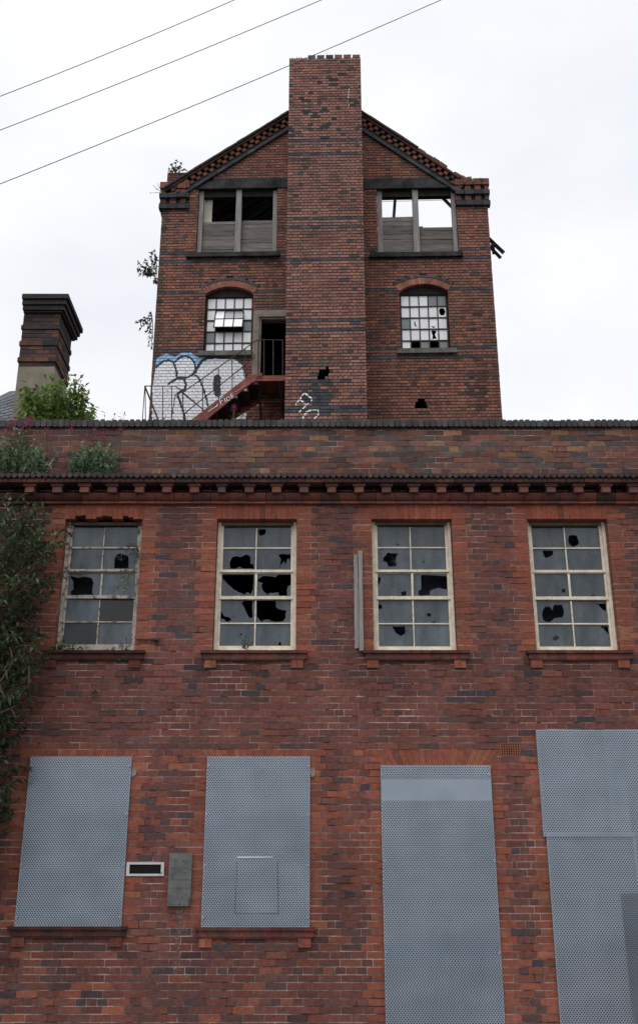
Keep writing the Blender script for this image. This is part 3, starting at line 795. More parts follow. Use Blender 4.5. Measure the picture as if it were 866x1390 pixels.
# right and left returns
DEP = 6.5
eR = int(TW.v(255, 0, 640) / TC); eL = int(TW.v(262, 0, 222) / TC)
fr_r = TW.side(tuR, 0, 1); fr_l = TW.side(tuL, 0, -1)
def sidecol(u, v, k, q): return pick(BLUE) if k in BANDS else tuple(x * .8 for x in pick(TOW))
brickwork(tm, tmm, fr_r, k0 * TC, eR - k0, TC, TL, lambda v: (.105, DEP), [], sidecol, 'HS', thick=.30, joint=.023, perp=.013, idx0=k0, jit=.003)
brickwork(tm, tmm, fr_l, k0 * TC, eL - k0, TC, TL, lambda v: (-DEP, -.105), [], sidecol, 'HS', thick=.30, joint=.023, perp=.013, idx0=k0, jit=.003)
tmm.box(fr_r, .35, DEP, 0, k0 * TC, -.3, -.01); tmm.box(fr_l, -DEP, -.35, 0, k0 * TC, -.3, -.01)
obj('brickwork', tm, M['brick_tower'], tb); obj('mortar_backing', tmm, M['mortar_dark'], tb)
# interior : back wall, partition added to keep the roof space dark, floors
im = MB()
im.box(TW, tuL + .31, tuR - .31, 0, sn(TW.v(262)), -DEP, -DEP + .3)
im.box(TW, -.25, .25, 16.9, 21.0, -DEP + .3, -.40)
im.box(TW, tuL + .31, tuR - .31, 16.5, 16.8, -DEP + .3, -.35)
im.box(TW, tuL + .31, tuR - .31, 12.4, 12.6, -DEP + .3, -.35)
im.box(TW, tuL + .31, tuR - .31, 9, 9.2, -DEP + .3, -.35)
obj('inner_wall', im, M['dark'], tb)
# remaining left roof slope with purlins
cu = (sL + sR) / 2
apx = Lr[0][1] + (cu - Lr[0][0]) * (Lr[1][1] - Lr[0][1]) / (Lr[1][0] - Lr[0][0])
rm = MB(); a0 = (Lr[0][0] + .0, Lr[0][1] - .02)
rm.prism(TW, [a0, (cu, apx - .02), (cu, apx + .05), (a0[0] - .05, a0[1] + .03)], -DEP, -.33); obj('slate_roof', rm, M['slate_dark'], tb)
rb = MB()
for k in range(9):
    w = -.8 - k * .62
    rb.prism(TW, [(a0[0] + .1, a0[1] - .12), (cu, apx - .14), (cu, apx - .03), (a0[0] + .1, a0[1] - .01)], w - .05, w)
for q, p in ((-2.6, .0), (-1.2, 0)):
    vv = apx - (cu - (cu + q)) * .62 - .2; rb.box(TW, cu + q, cu + q + .1, vv - .18, vv, -DEP, -.34)
obj('rafters', rb, M['black_wood'], tb)
# timbers seen through right opening
rb = MB()
def tpt(px_, py_, w): u, v = TW.uv(px_, py_, w); return TW.P(u, v, w)
rb.bar(tpt(537, 258, -.9), tpt(534, 300, -.9), .055, 4); obj('roof_strut', rb, M['wood'], tb); rb = MB(); rb.bar(tpt(594, 262, -.7), tpt(616, 284, -.7), .06, 4)
obj('roof_strut', rb, M['wood'], tb)
rb = MB(); rb.bar(tpt(505, 274, -1.5), tpt(630, 271, -1.5), .008, 4); obj('sagging_wire', rb, M['cable'], tb)
# lintels
def lintel(r, e0, e1, cut=None):
    lm_ = MB(); a, b, c, d = r
    z0, z1 = d + .003, d + lin_h - .075
    xs = a - e0, b + e1
    if cut == 'L':   # rake cuts the outer end
        pts = [(xs[0] - .05, z0), (xs[1], z0), (xs[1], z1), (xs[0] + .34, z1)]
    else: pts = [(xs[0], z0), (xs[1] + .07, z0), (xs[1] - .28, z1), (xs[0], z1)]
    lm_.prism(TW, pts, -.33, .03)
    pts2 = [(pts[3][0], z1 + .001), (pts[2][0], z1 + .001), (pts[2][0] - (.1 if cut == 'R' else 0), z1 + .074), (pts[3][0] + (.1 if cut == 'L' else 0), z1 + .074)]
    lm_.prism(TW, pts2, -.33, .012)
    obj('stone_lintel', lm_, M['stone_dark'], tb)
lintel(oL, .02, .28, 'L'); lintel(oR, .32, .15, 'R')
def big_opening(r, side):
    a, b, c, d = r; fm = MB()
    # dark sill
    s_ = MB(); s_.box(TW, a - .22, b + .08, c - .13, c - .002, -.3, .10, jit=.006); obj('opening_sill', s_, M['stone_dark'], tb)
    fm.box(TW, a + .01, a + .13, c, d, -.22, -.08, jit=.006); fm.box(TW, b - .12, b - .01, c, d, -.22, -.08, jit=.006)
    m_ = (a + b) / 2 + (.02 if side == 'L' else -.03)
    fm.box(TW, m_ - .075, m_ + .075, c, d, -.20, -.04, jit=.006)
    fo = obj('timber_frame', fm, M['wood_v'], tb, origin=TW.P(m_, c, -.1))
    h = MB(); h.box(TW, a + .012, b - .012, d - .17, d - .003, -.24, -.10, jit=.005); obj('head_beam', h, M['black_wood'], fo)
    l = MB(); l.box(TW, a + .13, b - .12, c + .001, c + .07, -.20, -.05, jit=.004); obj('bottom_rail', l, M['wood_v'], fo)
    for (x0, x1, ytop) in ((a + .14, m_ - .08, 299 if side == 'L' else 296), (m_ + .08, b - .125, 298 if side == 'L' else 311)):
        vt = TW.v(ytop, -.15, 433); z = c + .075
        while z < vt - .02:
            hgt = min(random.choice([.15, .17, .12]), vt - z)
            bd = MB(); g = random.uniform(.55, 1.15)
            bd.box(TW, x0 - .02, x1 + .02, z + random.uniform(.002, .008), z + hgt, -.19 - random.uniform(0, .01), -.155 + random.uniform(-.008, .008), (g, g * .98, g * .95), jit=.005)
            obj('board', bd, M['wood'], fo); z += hgt + .003
    return fo
foL = big_opening(oL, 'L'); foR = big_opening(oR, 'R')
sh = MB(); x0, z0 = TW.uv(275, 300, -.22); x1, z1 = TW.uv(289, 268, -.22)
for k in range(7):
    x = x0 + (x1 - x0) * k / 7; sh.box(TW, x, x + (x1 - x0) / 7 * .62, z0 - .1, z1, -.245, -.215); sh.box(TW, x + (x1 - x0) / 7 * .62, x + (x1 - x0) / 7, z0 - .1, z1, -.245, -.232)
obj('corrugated_sheet', sh, M['sheet'], foL)
st = MB(); p = TW.uv(568.5, 311, -.1); st.box(TW, p[0] - .02, p[0] + .1, p[1] - .02, p[1] + .13, -.19, -.16, (.8, .8, .8), jit=.01); obj('board', st, M['wood'], foR, label='short broken board end')
# arches
def arch(g, r):
    cu_, cv, Ri, Ro, ang = g; am = MB(); n = 17
    for k in range(n):
        t0 = -ang + 2 * ang * k / n; t1 = t0 + 2 * ang / n
        e = .0022
        def pt(t, rr): return (cu_ + rr * math.sin(t), cv + rr * math.cos(t))
        am.prism(TW, [pt(t0 + e, Ri), pt(t1 - e, Ri), pt(t1 - e, Ri + .175), pt(t0 + e, Ri + .175)], -.20, .004, tuple(x * 1.08 for x in pick(TOW[:2] + TOW[4:])))
    for k in range(n):
        t0 = -ang + 2 * ang * k / n; t1 = t0 + 2 * ang / n; am.prism(TW, [pt(t0 + e, Ri + .182), pt(t1 - e, Ri + .182), pt(t1 - e, Ro - .004), pt(t0 + e, Ro - .004)], -.2, .014, pick(BLUE))
    obj('brick_arch', am, M['brick_tower'], tb)
    ab_ = MB(); m = 10
    pts = [pt(-ang + 2 * ang * k / m, Ri + .02) for k in range(m + 1)] + [pt(ang - 2 * ang * k / m, Ro - .006) for k in range(m + 1)]
    for k in range(m):
        ab_.prism(TW, [pt(-ang + 2 * ang * k / m, Ri + .005), pt(-ang + 2 * ang * (k + 1) / m, Ri + .005), pt(-ang + 2 * ang * (k + 1) / m, Ro - .004), pt(-ang + 2 * ang * k / m, Ro - .004)], -.33, -.012)
    obj('arch_backing', ab_, M['mortar_dark'], tb)
    a, b, c, d = r; hb = MB()
    pts = [(a + .005, d - .03), (b - .005, d - .03)] + [pt(ang - 2 * ang * k / m, Ri - .004) for k in range(m + 1)]
    hb.prism(TW, pts, -.26, -.13); obj('arched_head_board', hb, M['black_wood'], tb)
arch(gL, aL); arch(gR, aR)
def steel_window(r, side):
    a, b, c, d = r; fm = MB(); W0, W1 = -.20, -.165
    u0, u1, v0, v1 = a + .03, b - .03, c + .015, d - .035
    xs = [u0 + (u1 - u0) * k / 5 for k in range(6)]; ys = [v0 + (v1 - v0) * k / 5 for k in range(6)]
    for k, x in enumerate(xs): fm.box(TW, x - (.02 if k in (0, 5) else .014), x + (.02 if k in (0, 5) else .014), v0, v1, W0, W1)
    for k, y in enumerate(ys): fm.box(TW, u0, u1, y - .016, y + .016, W0 - .003, W1 + .003)
    fo = obj('steel_window', fm, M['iron'], tb, origin=TW.P((a + b) / 2, c, -.2))
    gm = MB(); grey = {'L': {(3, 4), (1, 0)} | set(), 'R': {(3, 0), (3, 4) if False else (0, 3), (0, 4), (2, 0), (4, 2), (4, 4)}}[side]
    grey = {'L': {(2, 4), (3, 0)}, 'R': {(0, 3), (0, 4), (2, 0), (4, 2), (4, 4)}}[side]
    miss = {'L': set(), 'R': {(4, 1), (4, 3)}}[side]
    opens = {(1, 1), (1, 2), (1, 3), (2, 1), (2, 2), (2, 3)} if side == 'L' else set()
    for rr in range(5):
        for cc in range(5):
            if (rr, cc) in miss or (rr, cc) in opens: continue
            rect = (xs[cc], xs[cc + 1], ys[4 - rr], ys[5 - rr]); w_, h_ = rect[1] - rect[0], rect[3] - rect[2]
            hs = []
            def H(pts, r_=1): hs.append(rough_poly([(rect[0] + w_ * x, rect[3] - h_ * y) for x, y in pts], 2, .006))
            if side == 'R':
                if (rr, cc) == (1, 4): H([(.15, .3), (.35, .12), (.7, .15), (.85, .45), (.7, .75), (.35, .8), (.2, .6)])
                if (rr, cc) == (2, 1): H([(.4, .35), (.55, .3), (.6, .6), (.8, .85), (.45, .65)])
                if (rr, cc) == (2, 3): H([(.2, .7), (.5, .75), (.8, .72), (.5, .9)])
                if (rr, cc) == (3, 3): H([(.2, .1), (.8, .12), (.6, .45), (.8, .8), (.3, .85), (.35, .5)])
                if (rr, cc) == (2, 2): H([(.4, .88), (.6, .88), (.5, .95)])
                if (rr, cc) == (4, 4): H([(.7, .7), (.85, .72), (.8, .85)])
            k = random.uniform(.93, 1.0)
            col = (k, k, k) if (rr, cc) not in grey else (.20 * k, .25 * k, .27 * k)
            pane_mesh(gm, TW, rect, hs, -.185 + random.uniform(-.002, .002), col, (random.uniform(-.03, .03), random.uniform(-.03, .03)))
    obj('window_glass', gm, M['glass_white'], fo)
    if side == 'L':   # tilted hopper
        hm = MB(); hg = MB()
        x0, x1 = xs[1] - .01, xs[4] + .01; yt, yb = ys[4] - .02, ys[2] + .01
        def HP(u, t): # t 0 top .. 1 bottom : leans out at the bottom
            v = yt + (yb - yt) * t
            return TW.P(u, v, -.21 + .26 * t)
        for k in range(4):
            u = x0 + (x1 - x0) * k / 3; hm.bar(HP(u, 0), HP(u, 1), .017, 4)
        for t in (0, .5, 1): hm.bar(HP(x0, t), HP(x1, t), .019, 4)
        for rr in range(2):
            for cc in range(3):
                uA, uB = x0 + (x1 - x0) * cc / 3, x0 + (x1 - x0) * (cc + 1) / 3
                gcol = (.95, .95, .95) if rr == 1 or cc == 0 else (.30, .32, .34)
                hg.add([HP(uA, rr * .5), HP(uB, rr * .5), HP(uB, rr * .5 + .5), HP(uA, rr * .5 + .5)], [(0, 3, 2, 1)], gcol)
        obj('hopper_casement', hm, M['iron'], fo); obj('window_glass', hg, M['glass_white'], fo)
    s = MB()
    e0, e1 = (.12, .10) if side == 'L' else (.10, .14)
    s.box(TW, a - e0, b + e1 - (0 if side == 'R' else .1), c - .13, c - .003, -.3, .09, jit=.004)
    obj('window_sill', s, M['stone_sill'], tb)
steel_window(aL, 'L'); steel_window(aR, 'R')
bk = MB(); bk.box(TW, tuL + .35, tuR - .35, 12.6, 16.5, -1.6, -1.5); obj('inner_partition', bk, M['dark'], tb)
# doorway surround
a, b, c, d = dr; dm_ = MB(); b = sL + .11
dm_.box(TW, a + .003, b, d - .19, d - .003, -.28, .012, jit=.003); dm_.box(TW, a + .003, a + .15, c, d - .191, -.28, .010, jit=.003)
dm_.box(TW, a + .15, a + .20, c, d - .192, -.25, -.03); dm_.box(TW, a + .20, b, d - .24, d - .192, -.25, -.03)
obj('door_surround', dm_, M['concrete'], tb)
# stack
stm, stb = MB(), MB(); srect = []
sn_top = int(TW.v(77, SW) / TC)
holeS = (TW.u(432, 507, SW), TW.u(446, 507, SW), sn(TW.v(514, SW)), sn(TW.v(499, SW)) + .001)
sh_amp = [(-.02, -.08), (.0, .0), (.02, .02), (.17, .0), (.19, .0)]
def scol(u, v, k, q):
    if k in SB: return pick(BLUE)
    x, y = TW.px(u, v, SW); c = pick(STK)
    if 408 < x < 452 and 515 < y < 562 and random.random() < .8: return tuple(p * .95 for p in pick(BLUE))
    if 417 < x < 452 and 488 < y < 520 and random.random() < .5: return pick([(1, (.18, .13, .10)), (1, (.12, .11, .10))])
    if random.random() < .1 and 100 < y < 190: return pick([(1, (.045, .04, .045))])
    return c
def stack_top(u, k): return True
brickwork(stm, stb, TW, k0 * TC, sn_top - k0, TC, TL, lambda v: (sL, sR), [hole_cut(holeS, sh_amp)], scol, 'SH', w0=SW, thick=.24, joint=.023, perp=.013, rects=srect, idx0=k0, jit=.0035)
D = SW + .75
sfr = TW.side(sR, SW, 1); sfl = TW.side(sL, SW, -1)
def lowl(v): return (.115, SW) if v < 18.0 else (.115, D)
brickwork(stm, stb, sfr, k0 * TC, sn_top - k0, TC, TL, lambda v: (.105, SW - .01 if v < 20.5 else D), [], lambda u, v, k, q: pick(BLUE) if k in SB else pick(STK), 'HS', w0=0, thick=.2, joint=.023, perp=.013, idx0=k0, jit=.003)
brickwork(stm, stb, sfl, k0 * TC, sn_top - k0, TC, TL, lambda v: (-(SW - .01 if v < 20.5 else D), -.105), [], lambda u, v, k, q: pick(BLUE) if k in SB else pick(STK), 'HS', w0=0, thick=.2, joint=.023, perp=.013, idx0=k0, jit=.003)
stb.box(TW, sL + .01, sR - .01, 0, k0 * TC, 0, SW - .01)
# ragged top courses
zt = sn_top * TC; nb = 8; s = (sR - sL) / nb
for k in range(nb):
    x = sL + k * s
    if k >= 2: stm.box(TW, x + .022, x + s - .016, zt + .004, zt + TC * random.uniform(1.2, 1.35), SW - .11, SW + .002, pick(BLUE) if k in (2, 3) else tuple(q * .7 for q in pick(STK)), jit=.005)
    else:
        for j in range(4): stm.box(TW, x + j * s / 4 + .004, x + (j + 1) * s / 4 - .014, zt + .002, zt + random.uniform(.02, .045), SW - .11, SW, pick(STK), jit=.004)
so = obj('chimney_stack', stm, M['brick_tower'], tb); obj('mortar_backing', stb, M['mortar_dark'], so)
# capped core added so no light shines down the flue
cc_ = MB(); cc_.box(TW, sL + .24, sR - .24, zt - .6, zt - .5, -.5, SW - .24); cc_.box(TW, sL + .21, sR - .21, 20.4, zt - .1, -.75, -.62); obj('flue_light_cap', cc_, M['dark'], so)
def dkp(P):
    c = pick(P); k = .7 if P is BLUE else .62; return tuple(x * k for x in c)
# corbel tables
def corbel(u0, u1, ytop, side):
    cb_ = MB(); rows_ = [(247, 255, 0.10, 'b'), (255, 262, .06, 'd'), (262, 267.5, .12, 'k'), (269, 276, .05, 'd'), (276.5, 282.5, .08, 'k')]
    dy = 0 if side == 'L' else -5
    for y0, y1, w, t in rows_:
        z0 = TW.v(y1 + dy, w, 220 if side == 'L' else 640); z1 = TW.v(y0 + dy, w, 220 if side == 'L' else 640)
        if t == 'd':
            x = u0; j = 0
            while x < u1 - .05:
                if j % 2 == 0: cb_.box(TW, x, min(x + .15, u1), z0, z1, -.1, w, tuple(c * 1.1 for c in dkp(TOW[:3])), jit=.004)
                x += .15 if j % 2 == 0 else .105; j += 1
            cb_.box(TW, u0 + .01, u1 - .01, z0 - .002, z1 + .002, -.1, .012, (.03, .025, .025))  # near-black panel behind the teeth, recess shade put into colour
        else:
            x = u0 - (.03 if side == 'L' else 0)
            while x < u1:
                e = min(x + .23, u1 + (.03 if side == 'R' else 0)); col = dkp(BLUE) if t == 'k' else dkp(TOW)
                cb_.box(TW, x + .004, e - .004, z0, z1, -.1, w, col, jit=.005); x += .235
    if side == 'R':
        for k in range(14):
            x = u0 + .05 + (u1 - u0 - .1) * k / 14; z = TW.v(243, .1, 640) + random.uniform(-.03, .05)
            if random.random() < .8: cb_.box(TW, x, x + .11, z - .08, z + random.uniform(-.03, .03) , -.25, .1, dkp(TOW), jit=.014)
    obj('corbel_table', cb_, M['brick_tower'], tb)
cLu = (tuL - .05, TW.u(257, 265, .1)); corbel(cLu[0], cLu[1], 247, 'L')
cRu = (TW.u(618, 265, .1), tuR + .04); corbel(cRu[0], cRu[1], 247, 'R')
# side corbels seen in profile
sc2 = MB()
for (z, e) in ((TW.v(267, 0, 220), .10), (TW.v(282, 0, 220), .06)):
    sc2.box(TW, tuL - e, tuL - .001, z - .12, z + .02, -DEP, -.12, (.10, .075, .06), jit=.01)
for z, e in ((TW.v(262, 0, 660), .07),):
    sc2.box(TW, tuR + .001, tuR + e, z - .1, z + .05, -DEP, -.12, (.10, .075, .06), jit=.01)
obj('eaves_corbel', sc2, M['brick_tower'], tb)
# rake cornices
def rake(p0, p1, side, cop_to=None):
    (x0, y0), (x1, y1) = TW.uv(*p0, .1), TW.uv(*p1, .1)
    d = Vector((x1 - x0, y1 - y0)); Ln = d.length; d.normalize(); nrm = Vector((-d.y, d.x)) if side == 'L' else Vector((d.y, -d.x))
    if nrm.y < 0: nrm = -nrm
    rk = MB()
    def ob(s0, s1, t0, t1, w0, w1, col, jt=0):
        j = lambda: random.uniform(-jt, jt)
        pts = [(x0 + d.x * s + nrm.x * t + j(), y0 + d.y * s + nrm.y * t + j()) for s, t in ((s0, t0), (s1, t0), (s1, t1), (s0, t1))]
        if side == 'R': pts = pts[::-1]
        rk.prism(TW, pts, w0, w1, col)
    L1 = Ln
    # top edge at t=0 downwards
    s = 0
    while s < L1:
        e = min(s + .24, L1); ob(s + .003, e - .003, -.45, -.375, -.1, .07, dkp(BLUE), .004); s = e
    s = 0
    while s < L1:
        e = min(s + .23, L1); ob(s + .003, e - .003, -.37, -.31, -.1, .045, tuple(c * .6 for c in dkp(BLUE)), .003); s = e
    ob(0, L1, -.309, -.10, -.1, .012, (.03, .026, .026))  # near-black strip paints shade into the gaps between dentils
    s = .03
    while s < L1 - .1:
        ob(s, s + .115, -.305, -.215, -.05, .07, dkp(TOW), .005); ob(s + .11, s + .215, -.212, -.12, -.05, .10, dkp(TOW), .005); s += .21
    s = 0
    while s < L1:
        e = min(s + .235, L1)
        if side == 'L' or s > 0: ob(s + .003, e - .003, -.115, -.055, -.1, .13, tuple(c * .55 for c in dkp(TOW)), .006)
        if side == 'L' or s > cop_to: ob(s + .002, e - .002, -.05, random.uniform(.0, .012), -.35, .17, (.035, .037, .04), .004)
        elif random.random() < .75: ob(s + .01, e - .01, -.05, random.uniform(-.0, .05), -.3, .1, dkp(TOW), .012)
        s = e
    obj('gable_cornice', rk, M['brick_tower'], tb)
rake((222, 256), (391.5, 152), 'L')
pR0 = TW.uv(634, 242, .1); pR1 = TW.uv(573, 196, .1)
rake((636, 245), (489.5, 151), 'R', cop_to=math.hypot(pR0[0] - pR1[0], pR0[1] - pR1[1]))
# small pier behind left eave
pm, pmm = MB(), MB(); PW = -1.0
pu0, pv0 = TW.uv(226, 262, PW); pu1, pv1 = TW.uv(246, 231, PW); pfr = TW
kk = int(pv0 / TC) - 6
brickwork(pm, pmm, TW, kk * TC, int(pv1 / TC) - kk, TC, TL, lambda v: (pu0, pu1 + .2), [], lambda u, v, k, q: tuple(c * .55 for c in pick(TOW)), 'SH', w0=PW, thick=.5, joint=.023, perp=.013, idx0=kk)
po = obj('eaves_pier', pm, M['brick_tower'], tb); obj('mortar_backing', pmm, M['mortar_dark'], po)
# graffiti
def inpoly(x, y, P):
    c = False; j = len(P) - 1
    for i in range(len(P)):
        if (P[i][1] > y) != (P[j][1] > y) and x < (P[j][0] - P[i][0]) * (y - P[i][1]) / (P[j][1] - P[i][1]) + P[i][0]: c = not c
        j = i
    return c
def segd(x, y, A, B):
    vx, vy = B[0] - A[0], B[1] - A[1]; t = max(0, min(1, ((x - A[0]) * vx + (y - A[1]) * vy) / (vx * vx + vy * vy + 1e-9)))
    return math.hypot(x - A[0] - t * vx, y - A[1] - t * vy)
def stroke(x, y, P, w): return any(segd(x, y, P[i], P[i + 1]) < w for i in range(len(P) - 1))
WH = [(40, 150), (100, 100), (160, 85), (200, 100), (240, 65), (300, 48), (350, 75), (378, 130), (430, 90), (500, 72), (720, 80), (775, 130), (795, 200), (800, 580), (10, 590), (18, 300)]
BL = [(40, 155), (48, 75), (130, 32), (200, 60), (260, 22), (330, 22), (385, 60), (440, 45), (480, 40), (430, 95), (375, 150), (340, 70), (290, 55), (205, 100), (150, 85), (100, 95)]
ST = [([(42, 145), (100, 97), (150, 85), (190, 105), (208, 150), (225, 235)], 8), ([(205, 98), (245, 62), (300, 50), (345, 75), (370, 120), (375, 170), (350, 210), (300, 234), (245, 228)], 8),
      ([(150, 285), (225, 235), (280, 240), (294, 290), (285, 330), (222, 368), (240, 420), (268, 500), (285, 580)], 9), ([(370, 190), (390, 150), (430, 95), (470, 66), (600, 58)], 11),  # last stroke also draws in the shadow line under the sill
      ([(360, 205), (400, 230), (440, 320), (465, 400), (485, 500)], 7), ([(720, 80), (775, 130), (790, 230)], 5), ([(558, 235), (552, 300), (562, 365)], 27)]
def gcol_(x, y):
    X, Y = (x - 205) * 6.186, (y - 475) * 6.186
    for P, w in ST:
        if stroke(X, Y, P, w * 1.12): return (.03, .042, .065)
    if inpoly(X, Y, WH):
        n_ = math.sin(X * .03) * math.sin(Y * .045)
        return (1, .99, 1.0) if n_ > -.85 else (.8, .85, .95)
    if inpoly(X, Y, BL): return (.33, .62, .95)
PRE = {}
def paint(rects, fr, w, fn, cell, box, name, par):
    g = MB()
    if PRE:
        paint_cells(g, PRE['g'][0], fr, -.003, PRE['g'][1], .03, (203, 470, 342, 600)); PRE.clear()
    for (a, b, c, d) in rects:
        x, y = fr.px((a + b) / 2, (c + d) / 2, w)
        if not (box[0] < x < box[2] and box[1] < y < box[3]): continue
        nx = max(1, round((b - a) / cell)); nz = max(1, round((d - c) / cell))
        for i in range(nx):
            for j in range(nz):
                u0, u1 = a + (b - a) * i / nx, a + (b - a) * (i + 1) / nx; v0, v1 = c + (d - c) * j / nz, c + (d - c) * (j + 1) / nz
                X, Y = fr.px((u0 + u1) / 2, (v0 + v1) / 2, w); col = fn(X, Y)
                if col:
                    k = random.uniform(.85, 1.05)
                    if random.random() < .02: continue
                    g.add([fr.P(u0, v0, w), fr.P(u1, v0, w), fr.P(u1, v1, w), fr.P(u0, v1, w)], [(0, 1, 2, 3)], tuple(q * k for q in col))
    return obj(name, g, M['white_paint'], par)
jrect = []
ja, jb = TW.u(203, 520), TW.u(342, 520)
jz0, jz1 = 11.9, TW.v(478)
nz_ = int((jz1 - jz0) / .083)
jrect = [(ja, jb, jz0 + k * .083, jz0 + (k + 1) * .083) for k in range(nz_)]
def gj(x, y):
    c = gcol_(x, y)
    return tuple(q * .6 for q in c) if c else None
def paint_cells(g, rects, fr, w, fn, cell, box):
    for (a, b, c, d) in rects:
        nx = max(1, round((b - a) / cell)); nz = max(1, round((d - c) / cell))
        for i in range(nx):
            for j in range(nz):
                u0, u1 = a + (b - a) * i / nx, a + (b - a) * (i + 1) / nx; v0, v1 = c + (d - c) * j / nz, c + (d - c) * (j + 1) / nz
                X, Y = fr.px((u0 + u1) / 2, (v0 + v1) / 2, w); col = fn(X, Y)
                if col and box[0] < X < box[2] and box[1] < Y < box[3]: g.add([fr.P(u0, v0, w), fr.P(u1, v0, w), fr.P(u1, v1, w), fr.P(u0, v1, w)], [(0, 1, 2, 3)], col)
PRE['g'] = (jrect, gj)
paint(trect, TW, .006, gcol_, .023, (200, 470, 345, 600), 'graffiti', tb)
S2 = [[(205, 390), (268, 440), (265, 460)], [(205, 390), (135, 490)], [(165, 445), (210, 480)], [(235, 480), (165, 553)], [(190, 605), (225, 550), (262, 535), (318, 535), (325, 570), (290, 605)]]
def gc2(x, y):
    X, Y = (x - 380) * 6.186, (y - 470) * 6.186
    for P in S2:
        if stroke(X, Y, P, 5.5): return (1, 1, 1)
    if segd(x, y, (473, 115), (473, 145)) < .5: return (.75, .72, .70)
    if math.hypot(x - 471, y - 150) < 2.2: return (.55, .09, .07)
paint(srect, TW, SW + .006, gc2, .02, (390, 100, 480, 600), 'graffiti', so)
# protruding roof timbers at right
pt_ = MB()
def tb3(p, q, r, w=-.6): pt_.bar(tpt(*p, w), tpt(*q, w), r, 4)
tb3((660, 321), (683, 343), .07); tb3((660, 330), (679, 350), .06); tb3((668, 330), (670, 344), .06); pt_.bar(tpt(667, 334, -.6), tpt(667, 334, -1.8), .05, 4)
obj('eaves_timber', pt_, M['black_wood'], tb)
# ---- external stair
SWD = 1.35
es = thing('external_staircase', TW.P(TW.u(330, 540, SWD / 2), 8.6, SWD / 2), 'rusty red steel stair and railings climbing to the tower doorway', 'staircase')
W1 = 1.15
def sp(px_, py_, w): u, v = TW.uv(px_, py_, w); return TW.P(u, v, w)
stg = MB()
def slabpoly(mb, P, w0, w1, col=(1, 1, 1)): mb.prism(TW, [TW.uv(x, y, (w0 + w1) / 2) for x, y in P], w0, w1, col)
slabpoly(stg, [(236, 592), (264, 567.5), (338, 511), (356, 507), (356, 514), (341, 521), (286, 566), (257, 592)], W1 - .03, W1 + .03)
obj('stringer', stg, M['rust'], es)
a_, b_ = TW.uv(350, 512, W1)
# inner stringer
stg = MB(); (xA, zA), (xB, zB) = TW.uv(262.7, 567.5, W1), TW.uv(350, 509, W1)
sl = (zB - zA) / (xB - xA)
stg.prism(TW, [(xA - .6, zA - .6 * sl - .28), (xB, zB - .28), (xB, zB), (xA - .6, zA - .6 * sl)], .30, .36); obj('stringer', stg, M['rust'], es)
nst = 9
for k in range(nst):
    x = xB - .1 - k * .24; z = zB - .12 - (k + .5) * .24 * sl
    trd = MB(); trd.box(TW, x - .13, x + .13, z - .02, z + .01, .362, W1 - .032); trd.box(TW, x - .13, x - .12, z - .15, z - .02, .362, W1 - .032); obj('tread', trd, M['iron'], es)
ld = MB(); u0 = TW.u(348, 512, W1); u1 = sL - .02; vz = TW.v(509.5, W1)
ld.box(TW, u0, u1, vz - .14, vz - .005, W1 - .03, W1 + .03); ld.box(TW, u0, u1, vz - .06, vz - .01, .03, W1 - .031); obj('landing', ld, M['rust'], es)
lb_ = MB(); lb_.prism(TW, [(u0, vz - .15), (u1, vz - .15), (u1, vz - .06), (u0, vz - .06)], .3, .36)
lb_.bar(TW.P(u0 + .05, vz - .1, W1 - .1), TW.P(u0 + .05, vz - .75, .02), .035, 4); lb_.bar(TW.P(u1 - .1, vz - .1, W1 - .1), TW.P(u1 - .1, vz - .75, .02), .035, 4)
obj('landing_bracket', lb_, M['iron'], es)
hr = MB(); r_ = .013
A, B, C_ = sp(384.5, 461.5, W1), sp(350, 461, W1), sp(226, 549, W1)
hr.tube([A, B, sp(248, 533, W1)], r_, 6); hr.tube([sp(346, 485, W1), sp(251, 561, W1)], r_, 6)
for x in (350.5, 358.5, 371, 384): hr.bar(sp(x, 461.5, W1), sp(x, 509, W1), r_ * .9, 6)
hr.bar(sp(350.5, 461, W1), sp(350.5, 511, W1), .014, 6)
for x in (275, 296.7, 315, 333):
    t_ = (x - 248) / (350 - 248); y = 533 + (461 - 533) * t_; y2 = 567.5 + (511 - 567.5) * ((x - 262.7) / (338 - 262.7))
    hr.bar(sp(x, y, W1), sp(x + .6, y2, W1), r_ * .85, 6)
for x in (248, 251): hr.bar(sp(x, 533 if x == 248 else 561, W1), sp(x + 2, 580, W1), r_, 6)
obj('handrail', hr, M['iron'], es)
lr = MB()
lr.tube([sp(197, 524, W1), sp(238.5, 524, W1), sp(277, 557, W1)], r_, 6); lr.tube([sp(197, 524, W1), sp(217, 575, W1)], r_ * 1.5, 6)
lr.bar(sp(238.5, 535, W1), sp(232, 575, W1), r_ * .8, 6)
for x in (221.5, 233.6): lr.bar(sp(x, 524, W1), sp(x - .5, 580, W1), r_ * .85, 6)
lr.bar(sp(197, 524, W1), sp(193, 580, W1), r_ * .8, 6); lr.bar(sp(197.5, 524, W1), sp(198, 580, W1), r_ * .8, 6); lr.bar(sp(247, 533, W1), sp(277, 557, W1), r_ * .7, 6)
obj('guard_rail', lr, M['iron'], es)
